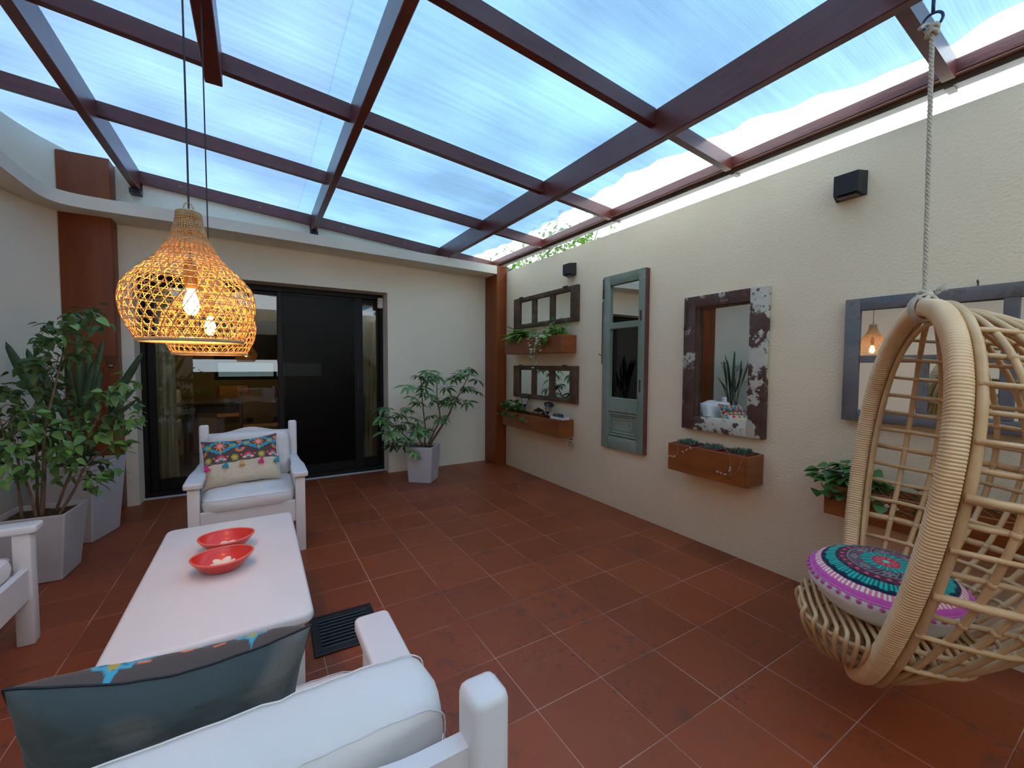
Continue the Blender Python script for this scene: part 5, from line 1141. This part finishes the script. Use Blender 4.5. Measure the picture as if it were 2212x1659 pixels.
for v_ in range(4):     # four cluster shapes, each a fan of 7-9 leaflets
    b = MB(); nl = 7+v_ % 3
    for i in range(nl):
        a = 2*PI*i/nl+rnd.uniform(-.15, .15); m_ = aim((0, 0, 0), (math.cos(a), math.sin(a), rnd.uniform(-0.25, 0.15)), sc=rnd.uniform(0.8, 1.1)); b.add([m_ @ (v+Vector((0, 0.012, 0))) for v in src], fc)
    clus.append(b.mesh('leaf_fan', M['leaf_dark'], True, None))
M['leaf_fresh'] = pm('leaf_fresh_schefflera', (0.10, 0.21, 0.075), 0.4, (0.13, 0.26, 0.10), 9, rnd=0.2, trans=0.2)
tw = MB()
for k, c in enumerate(SCH):
    c = Vector(c); a = min((v for pth in sp for v in pth[5:]), key=lambda v: (v-c).length+max(0, v.z-c.z)*1.2)
    tw.tube([v-F0 for v in smooth_path([a, a.lerp(c, .5)+Vector((0, 0, .02)), c], 4)], 0.0016, 4)
    me = clus[k % 4]
    if k in (4, 7, 35, 36, 33): me = clus[k % 4].copy(); me.materials.clear(); me.materials.append(M['leaf_fresh'])
    if k % 3 != 2: link('leaf_fan', clus[(k+2) % 4], t, mtx=Matrix.Translation(c-F0+Vector((rnd.uniform(-.05, .05), rnd.uniform(-.06, .06), rnd.uniform(-.07, .02)))) @ Euler((rnd.uniform(-.6, .6), rnd.uniform(-.6, .6), rnd.uniform(0, 6))).to_matrix().to_4x4() @ Matrix.Scale(rnd.uniform(.7, .95), 4))
    link('leaf_fan', me, t, mtx=Matrix.Translation(c-F0) @ Euler((rnd.uniform(-.5, .5), rnd.uniform(-.5, .5), rnd.uniform(0, 6))).to_matrix().to_4x4() @ Matrix.Scale(rnd.uniform(.85, 1.15), 4))
tw.build('leaf_stalks', M['leaf_mid'], t, angle=None, kind='stuff')

# ---- plants of the planters
def clump(name, label, cat, org, leaves, mesh_, part='leaf', group=None):
    t = thing(name, label, cat, org, 0, group); o = Vector(org)
    for (p, d, sc, rl) in leaves:
        p = Vector(p); d = Vector(d); ln = max(v.co.y for v in mesh_.vertices)*sc
        if p.x+d.normalized().x*ln > 2.625: d.x = -abs(d.x)*0.6
        link(part, mesh_, t, mtx=aim(Vector(p)-o, d, roll=rl, sc=sc))
    return t
g_ = leaf_mesh('leaf', M['leaf_bright'], 0.16, 0.017, 0.35, 0.75, 9, 'lance'); L_list = []
for i in range(84):
    a = rnd.uniform(0, 2*PI); p = Vector((2.535+rnd.uniform(-.04, .03), 3.98+rnd.uniform(-.15, .15), 1.535+rnd.uniform(0, .05))); d = Vector((math.cos(a)*.8-0.25, math.sin(a)*1.0+0.25, rnd.uniform(.05, 1.2))); L_list.append((p, d, rnd.uniform(.75, 1.3), rnd.uniform(-.4, .4)))
clump('arching_leaf_plant', 'bright green plant with long arching leaves at the left end of the upper planter', 'plant', (2.545, 3.98, 1.50), L_list, g_)
g_ = leaf_mesh('leaf', M['leaf_bright'], 0.048, 0.020, 0.2, 0.25, 5, 'ovate'); L_list = []
for i in range(150):
    p = Vector((2.53+rnd.gauss(0, .035), 3.33+rnd.gauss(0, .085), 1.55+abs(rnd.gauss(0, .065)))); 
    if i % 5 == 0: p = Vector((2.452+rnd.uniform(-.01, .003), 3.40+rnd.gauss(0, .035), 1.53-rnd.uniform(0, .09)))
    L_list.append((p, Vector((rnd.gauss(-.3, .7), rnd.gauss(0, .7), rnd.uniform(-.5, .5))), rnd.uniform(.7, 1.1), rnd.uniform(-.5, .5)))
clump('leafy_green_plant', 'bright light-green leafy plant at the right end of the upper planter', 'plant', (2.535, 3.33, 1.50), L_list, g_)
# trailing variegated string
t = thing('trailing_plant', 'variegated pale trailing plant hanging over the front of the upper planter', 'plant', (2.49, 3.56, 1.52)); F0 = Vector((2.49, 3.56, 1.52)); vl = leaf_mesh('leaf', M['leaf_pale'], 0.034, 0.014, 0.3, 0.2, 5, 'round'); tw = MB()
for k, (yy, zb) in enumerate(((3.60, 1.22), (3.50, 1.20), (3.55, 1.31), (3.66, 1.33), (3.46, 1.40))):
    pth = smooth_path([(2.52, 3.56, 1.53), (2.468, yy, 1.55), (2.450, yy, 1.48), (2.448, yy+rnd.uniform(-.02, .02), (1.48+zb)/2), (2.45, yy, zb)], 7); tw.tube([v-F0 for v in pth], 0.0009, 3)
    for v in pth[6::2]: link('leaf', vl, t, mtx=aim(v-F0, (rnd.uniform(-.8, -.2), rnd.uniform(-1, 1), rnd.uniform(-.6, .2)), sc=rnd.uniform(.7, 1.1)))
for i in range(26): link('leaf', vl, t, mtx=aim(Vector((2.50+rnd.gauss(0, .02), 3.60+rnd.gauss(0, .055), 1.545+rnd.uniform(0, .05)))-F0, (rnd.gauss(0, 1), rnd.gauss(0, 1), rnd.uniform(-.1, .6)), sc=rnd.uniform(.7, 1.1)))
tw.build('stems', M['leaf_mid'], t, angle=None, kind='stuff')
# lower planter
g_ = leaf_mesh('leaf', M['leaf_mid'], 0.060, 0.029, 0.15, 0.2, 6, 'ovate'); L_list = []
for i in range(105):
    p = Vector((2.53+rnd.gauss(0, .035), 4.06+rnd.gauss(0, .11), 0.73+abs(rnd.gauss(0, .045))))
    if i % 5 == 0: p = Vector((2.452, 4.05+rnd.gauss(0, .12), 0.71-rnd.uniform(0, .07)))
    L_list.append((p, Vector((rnd.gauss(-.5, .6), rnd.gauss(0, .7), rnd.uniform(-.4, .4))), rnd.uniform(.75, 1.15), rnd.uniform(-.5, .5)))
clump('round_leaf_plant', 'low plant with rounded green leaves at the left end of the lower corner planter', 'plant', (2.53, 4.06, 0.69), L_list, g_)
g_ = leaf_mesh('leaf', M['leaf_purple'], 0.026, 0.009, 0.3, 0.1, 4, 'ovate'); L_list = []
for i in range(150):
    a = rnd.uniform(0, 2*PI); r = rnd.uniform(0, .10)**1.0; h = 0.075*(1-(r/.11)**2); p = Vector((2.535+r*math.cos(a)*.55, 3.60+r*math.sin(a)*1.1, 0.69+h+rnd.uniform(-.01, .015))); L_list.append((p, Vector((math.cos(a), math.sin(a), rnd.uniform(-.1, 1))), rnd.uniform(.8, 1.2), 0))
clump('purple_succulent', 'dark purple mounded plant in the middle of the lower corner planter', 'plant', (2.535, 3.60, 0.69), L_list, g_)
def lantern(loc, rot, label):
    t = thing('solar_lantern', label, 'lantern', loc, 0, 'small black garden lanterns', rot=rot)
    b = MB(); k = 6; ang = [2*PI*i/k for i in range(k)]
    vs = [(0.058*math.cos(a), 0.058*math.sin(a), 0.075) for a in ang]+[(0.050*math.cos(a), 0.050*math.sin(a), 0.082) for a in ang]+[(0.022*math.cos(a), 0.022*math.sin(a), 0.100) for a in ang]
    b.add(vs, [(i, (i+1) % k, k+(i+1) % k, k+i) for i in range(k)]+[(k+i, k+(i+1) % k, 2*k+(i+1) % k, 2*k+i) for i in range(k)]+[tuple(range(2*k, 3*k)), tuple(range(k))[::-1]]); b.build('roof', M['black_metal'], t, smooth=False)
    for i in range(k):
        a = ang[i]; b = MB(); b.tube([(0.026*math.cos(a), 0.026*math.sin(a), 0.004), (0.042*math.cos(a), 0.042*math.sin(a), 0.075)], 0.0022, 4); b.build('bar', M['black_metal'], t)
    b = MB(); vs = [(0.024*math.cos(a), 0.024*math.sin(a), 0.004) for a in ang]+[(0.039*math.cos(a), 0.039*math.sin(a), 0.075) for a in ang]; b.add(vs, [(i, (i+1) % k, k+(i+1) % k, k+i) for i in range(k)]); b.build('glass', M['lantern_glass'], t, smooth=False)
    b = MB(); b.tube([(0.0325*math.cos(a), 0.0325*math.sin(a), 0.038) for a in ang], 0.0015, 4, closed=True); b.lathe([(0.028, 0.0), (0.028, 0.005), (0.02, 0.006)], 6); b.lathe([(0.012, -0.03), (0.020, -0.006), (0.022, 0.0)], 8); b.tube([(0, 0, -0.03), (0, 0, -0.11)], 0.006, 6); b.build('base', M['black_metal'], t)
    return t
lantern((2.55, 3.905, 0.800), (0, 0, 0), 'small black lantern standing upright in the lower corner planter')
lantern((2.545, 3.46, 0.770), (math.radians(24), math.radians(-8), 0), 'small black lantern leaning sideways beside the white succulent tray')
t = thing('succulent_tray', 'small white stone tray of tiny succulents on the lower corner planter', 'tray', (2.515, 3.225, 0.712))
b = MB(); 
for a, c in (((-.045, -.10, 0), (.045, .10, .008)), ((-.045, -.10, .008), (-.037, .10, .026)), ((.037, -.10, .008), (.045, .10, .026)), ((-.037, -.10, .008), (.037, -.092, .026)), ((-.037, .092, .008), (.037, .10, .026))): b.rbox(a, c, 0.003, 1)
b.build('tray_body', M['stone_white'], t); b = MB(); b.box((-.037, -.092, .008), (.037, .092, .021)); b.build('soil', M['soil'], t, smooth=False)
sm = leaf_mesh('leaf', M['leaf_succulent'], 0.026, 0.004, 0.6, -0.2, 4, 'lance')
join_leaves('succulents', sm, [aim((rnd.uniform(-.03, .03), rnd.uniform(-.02, .075), .019), (rnd.gauss(0, .5), rnd.gauss(0, .5), 1), sc=rnd.uniform(.8, 1.5)) for _ in range(150)], t, M['leaf_succulent'])
# three square red pots with spiky succulents
for k, yc in enumerate((1.822, 1.638, 1.452)):
    lb = ('spiky grey-green succulent in the farthest of the three square red pots', 'spiky grey-green succulent in the middle square red pot', 'spiky green succulent in the nearest of the three square red pots')[k]
    t = thing('potted_succulent', lb, 'plant', (2.548, yc, 0.600), 0, 'succulents in square red pots'); b = MB(); s_ = 0.066; vs = []
    for (hf, z) in ((s_*.8, -0.060), (s_, 0.100), (s_+.004, 0.100), (s_+.004, 0.108), (s_-.007, 0.108), (s_-.012, 0.09)): vs += [(-hf, -hf, z), (hf, -hf, z), (hf, hf, z), (-hf, hf, z)]
    b.add(vs, [(4*r+j, 4*r+(j+1) % 4, 4*r+4+(j+1) % 4, 4*r+4+j) for r in range(5) for j in range(4)]+[(3, 2, 1, 0)]); b.build('pot', M['dark_red_pot'], t, smooth=False)
    b = MB(); b.box((-s_+.01, -s_+.01, 0.06), (s_-.01, s_-.01, 0.090)); b.build('soil', M['soil'], t, smooth=False)
    sm = leaf_mesh('leaf', M['leaf_succulent'], 0.042, 0.0045, 0.5, -0.3, 4, 'lance')
    join_leaves('spiky_leaves', sm, [aim((rnd.uniform(-.05, .05), rnd.uniform(-.05, .05), .088), (rnd.gauss(0, .6), rnd.gauss(0, .6), 1), sc=rnd.uniform(.6, 1.15)) for _ in range(230)], t, M['leaf_succulent'])
# thin flowering tendrils in front of the short planter
t = thing('flowering_tendril', 'thin wiry tendrils with tiny white flowers curling over the short planter', 'plant', (2.45, 1.6, 0.70)); F0 = Vector((2.45, 1.6, 0.70)); b = MB(); fl_ = MB()
for pth in ([(2.50, 1.86, .71), (2.455, 1.84, .72), (2.452, 1.83, .66), (2.452, 1.85, .62), (2.453, 1.90, .61)], [(2.50, 1.62, .72), (2.455, 1.72, .70), (2.453, 1.79, .66)], [(2.52, 1.66, .73), (2.48, 1.56, .75), (2.453, 1.47, .71), (2.452, 1.455, .63), (2.452, 1.46, .60)], [(2.50, 1.41, .70), (2.453, 1.39, .67), (2.452, 1.42, .60), (2.452, 1.48, .575), (2.452, 1.54, .58)], [(2.62, 1.92, .73), (2.62, 2.02, .72), (2.60, 2.10, .69), (2.60, 2.2, .71)]):
    P_ = smooth_path(pth, 7); b.tube([v-F0 for v in P_], 0.0009, 3)
    for v in P_[-7::3]:
        for a in range(3): fl_.sphere(v-F0+Vector((-.002, .005*math.cos(a*1.9+v.y*90), .005*math.sin(a*2.3))), 0.0026, 5, 3)
b.build('stems', M['vine'], t, angle=None, kind='stuff'); fl_.build('flowers', M['petal'], t, angle=None, kind='stuff')
# plant in the planter behind the egg chair
g_ = leaf_mesh('leaf', M['leaf_mid'], 0.062, 0.029, 0.18, 0.25, 6, 'ovate'); L_list = []
for i in range(110):
    a = rnd.uniform(0, 2*PI); r = math.sqrt(rnd.random()); p = Vector((2.53+r*math.cos(a)*.06, 0.885+r*math.sin(a)*.15, 0.655+rnd.uniform(0, 1)*.13*(1-r*.6)))
    if i % 7 == 0: p = Vector((2.45, 0.86+rnd.gauss(0, .08), 0.64-rnd.uniform(0, .05)))
    L_list.append((p, Vector((math.cos(a)-.4, math.sin(a), rnd.uniform(-.5, .4))), rnd.uniform(.75, 1.15), rnd.uniform(-.5, .5)))
clump('heart_leaf_plant', 'lush dark green heart-leaved plant in the planter left of the egg chair', 'plant', (2.53, 0.885, 0.63), L_list, g_)
t = thing('creeping_plant', 'sparse creeping plant with wiry stems and small white flowers behind the egg chair', 'plant', (2.52, 0.5, 0.64)); F0 = Vector((2.52, .5, .64)); b = MB(); fl_ = MB(); gl = MB()
for k in range(22):
    y0_ = rnd.uniform(.05, .78); P_ = smooth_path([(2.55, y0_, .63), (2.50+rnd.uniform(-.03, .03), y0_+rnd.uniform(-.08, .08), .68+rnd.uniform(-.02, .03)), (2.453, y0_+rnd.uniform(-.12, .12), .63), (2.452, y0_+rnd.uniform(-.16, .16), .58+rnd.uniform(-.03, .03))], 5); b.tube([v-F0 for v in P_], 0.0009, 3)
    for v in P_[4::3]: gl.add([Vector(v)-F0+Vector((x*.012, y*.018, z*.012)) for x, y, z in ((0, -1, 0), (-.6, 0, .4), (0, 1, 0), (-.2, 0, -.5))], [(0, 1, 2, 3)])
    if k % 3 == 0:
        for a in range(4): fl_.sphere(P_[-4]-F0+Vector((-.003, .006*math.cos(a*1.6), .006*math.sin(a*1.6))), 0.004, 5, 3)
b.build('stems', M['vine'], t, angle=None, kind='stuff'); gl.build('leaves', M['leaf_mid'], t, angle=None, kind='stuff'); fl_.build('flowers', M['petal'], t, angle=None, kind='stuff')
# tree tops beyond the boundary wall
t = thing('garden_tree', 'green tree showing in the sky gap above the far end of the boundary wall', 'tree', (3.5, 4.7, -0.1)); F0 = Vector((3.5, 4.7, -0.1))
b = MB(); b.tube([(0, 0, 0), (.03, 0, 1.2), (-.05, -.1, 2.2), (-.1, -.3, 2.6)], [.06, .05, .035, .02], 8)
for k in range(9): b.tube([(-.03, -.05*k*.5, 2.0), (-.15, -.12*k+.1, 2.45), (-.3, .35-.2*k, 2.85)], [.02, .012, .005], 5)
b.build('trunk', M['bark'], t, angle=None)
tl_ = leaf_mesh('leaf', M['leaf_bright'], 0.075, 0.024, 0.2, 0.2, 4, 'ovate'); ms = []
for i in range(1300):
    y = rnd.uniform(3.45, 5.6); 
    if 4.55 < y < 5.0 and rnd.random() < .6: continue
    ms.append(aim(Vector((3.2+rnd.gauss(0, .16), y, 2.50+rnd.gauss(0.10, .16)))-F0, (rnd.gauss(0, 1), rnd.gauss(0, 1), rnd.gauss(-.3, .6)), sc=rnd.uniform(.7, 1.2)))
join_leaves('foliage', tl_, ms, t, M['leaf_bright'])
# dry leaves on the floor
dl = leaf_mesh('dry_leaf', M['leaf_dry'], 0.045, 0.013, 0.5, -0.3, 5, 'ovate'); dl2 = leaf_mesh('dry_leaf', M['leaf_pale'], 0.04, 0.011, 0.5, -0.2, 5, 'ovate')
for k, (x, y, lb) in enumerate(((2.201, 4.40, 'small dry brown leaf on the tiles closest to the corner post'), (2.207, 4.296, 'dry brown leaf on the tiles a little before the corner post'), (2.18, 4.09, 'pale yellowed leaf on the tiles before the corner post'), (2.232, 3.688, 'curled dark dry leaf on the tiles in the second row from the wall'), (2.236, 3.532, 'large curled dry leaf lying nearest the camera of the fallen leaves'))):
    o = link('fallen_leaf', dl2 if k == 2 else dl, None, (x, y, 0.003), (0, 0, k*1.3)); tag(o, lb, 'leaf', 'dry leaves fallen on the tiles')

# ================================================================== DINING ROOM FURNITURE SEEN THROUGH THE GLASS
t = thing('dining_table', 'dark wooden dining table inside, seen through the glass door', 'table', (0.15, 6.75, 0))
b = MB(); b.rbox((-1.0, -0.45, 0.72), (1.0, 0.45, 0.755), 0.006, 1); b.build('tabletop', M['dark_wood'], t); b = MB(); b.rbox((-.92, -.38, .63), (.92, .38, .72), .004, 1); b.build('apron', M['dark_wood'], t)
for sx in (-1, 1):
    for sy in (-1, 1): b = MB(); b.rbox((sx*.9-.035, sy*.36-.035, 0), (sx*.9+.035, sy*.36+.035, .63), .004, 1); b.build('leg', M['dark_wood'], t)
def dchair(loc, rz, label, cloth):
    t = thing('dining_chair', label, 'chair', loc, rz, 'dining chairs inside the house'); W = M['dining_wood']
    for sx in (-1, 1):
        b = MB(); b.rbox((sx*.20-.018, -.20, 0), (sx*.20+.018, -.164, .44), .003, 1); b.build('leg', W, t); b = MB(); b.rbox((sx*.20-.018, .19, 0), (sx*.20+.018, .226, .92), .003, 1); b.build('leg', W, t)
    b = MB(); b.rbox((-.225, -.22, .44), (.225, .23, .485), .012, 2); b.build('seat', M[cloth], t)
    b = MB(); b.rbox((-.182, .195, .60), (.182, .222, .90), .008, 2); b.build('backrest', M[cloth], t)
    b = MB(); b.rbox((-.182, -.195, .38), (.182, -.17, .439), .003, 1); b.build('seat_rail', W, t)
dchair((0.02, 6.05, 0), PI, 'orange backed wooden chair at the near side of the dining table inside', 'orange_cloth')
dchair((0.52, 6.02, 0), PI+0.08, 'blue-grey backed chair at the near side of the dining table, behind the dark door panel', 'blue_cloth')
dchair((-0.30, 7.45, 0), 0.1, 'orange backed chair on the far side of the dining table inside', 'orange_cloth')
dchair((0.42, 7.45, 0), -0.1, 'blue-grey chair on the far side of the dining table inside', 'blue_cloth')
t = thing('reflection_sofa', 'pale sofa shape added inside, standing for the armchair reflected in the door glass', 'sofa', (-1.45, 7.6, 0))  # sofa shape added for the armchair's reflection in the glass
b = MB(); b.rbox((-.9, -.4, 0.1), (.45, .4, .42), .04, 3); b.build('seat', M['linen'], t); b = MB(); b.rbox((-.9, .25, .42), (.45, .45, .85), .05, 3); b.build('backrest', M['linen'], t); b = MB(); b.rbox((.28, -.38, .42), (.45, .25, .62), .04, 3); b.build('armrest', M['linen'], t)
for sx in (-.85, .40):
    for sy in (-.35, .35): b = MB(); b.rbox((sx-.025, sy-.025, 0), (sx+.025, sy+.025, .1), .003, 1); b.build('leg', M['dark_wood'], t)
# added unseen fill light that brightens the dining room and curtain
ld = bpy.data.lights.new('dining_fill_light', 'POINT'); ld.energy = 16; ld.color = (1.0, 0.75, 0.45); ld.shadow_soft_size = 0.12
lo = bpy.data.objects.new('dining_fill_light', ld); COL.objects.link(lo); lo.location = (-0.3, 7.2, 2.2)
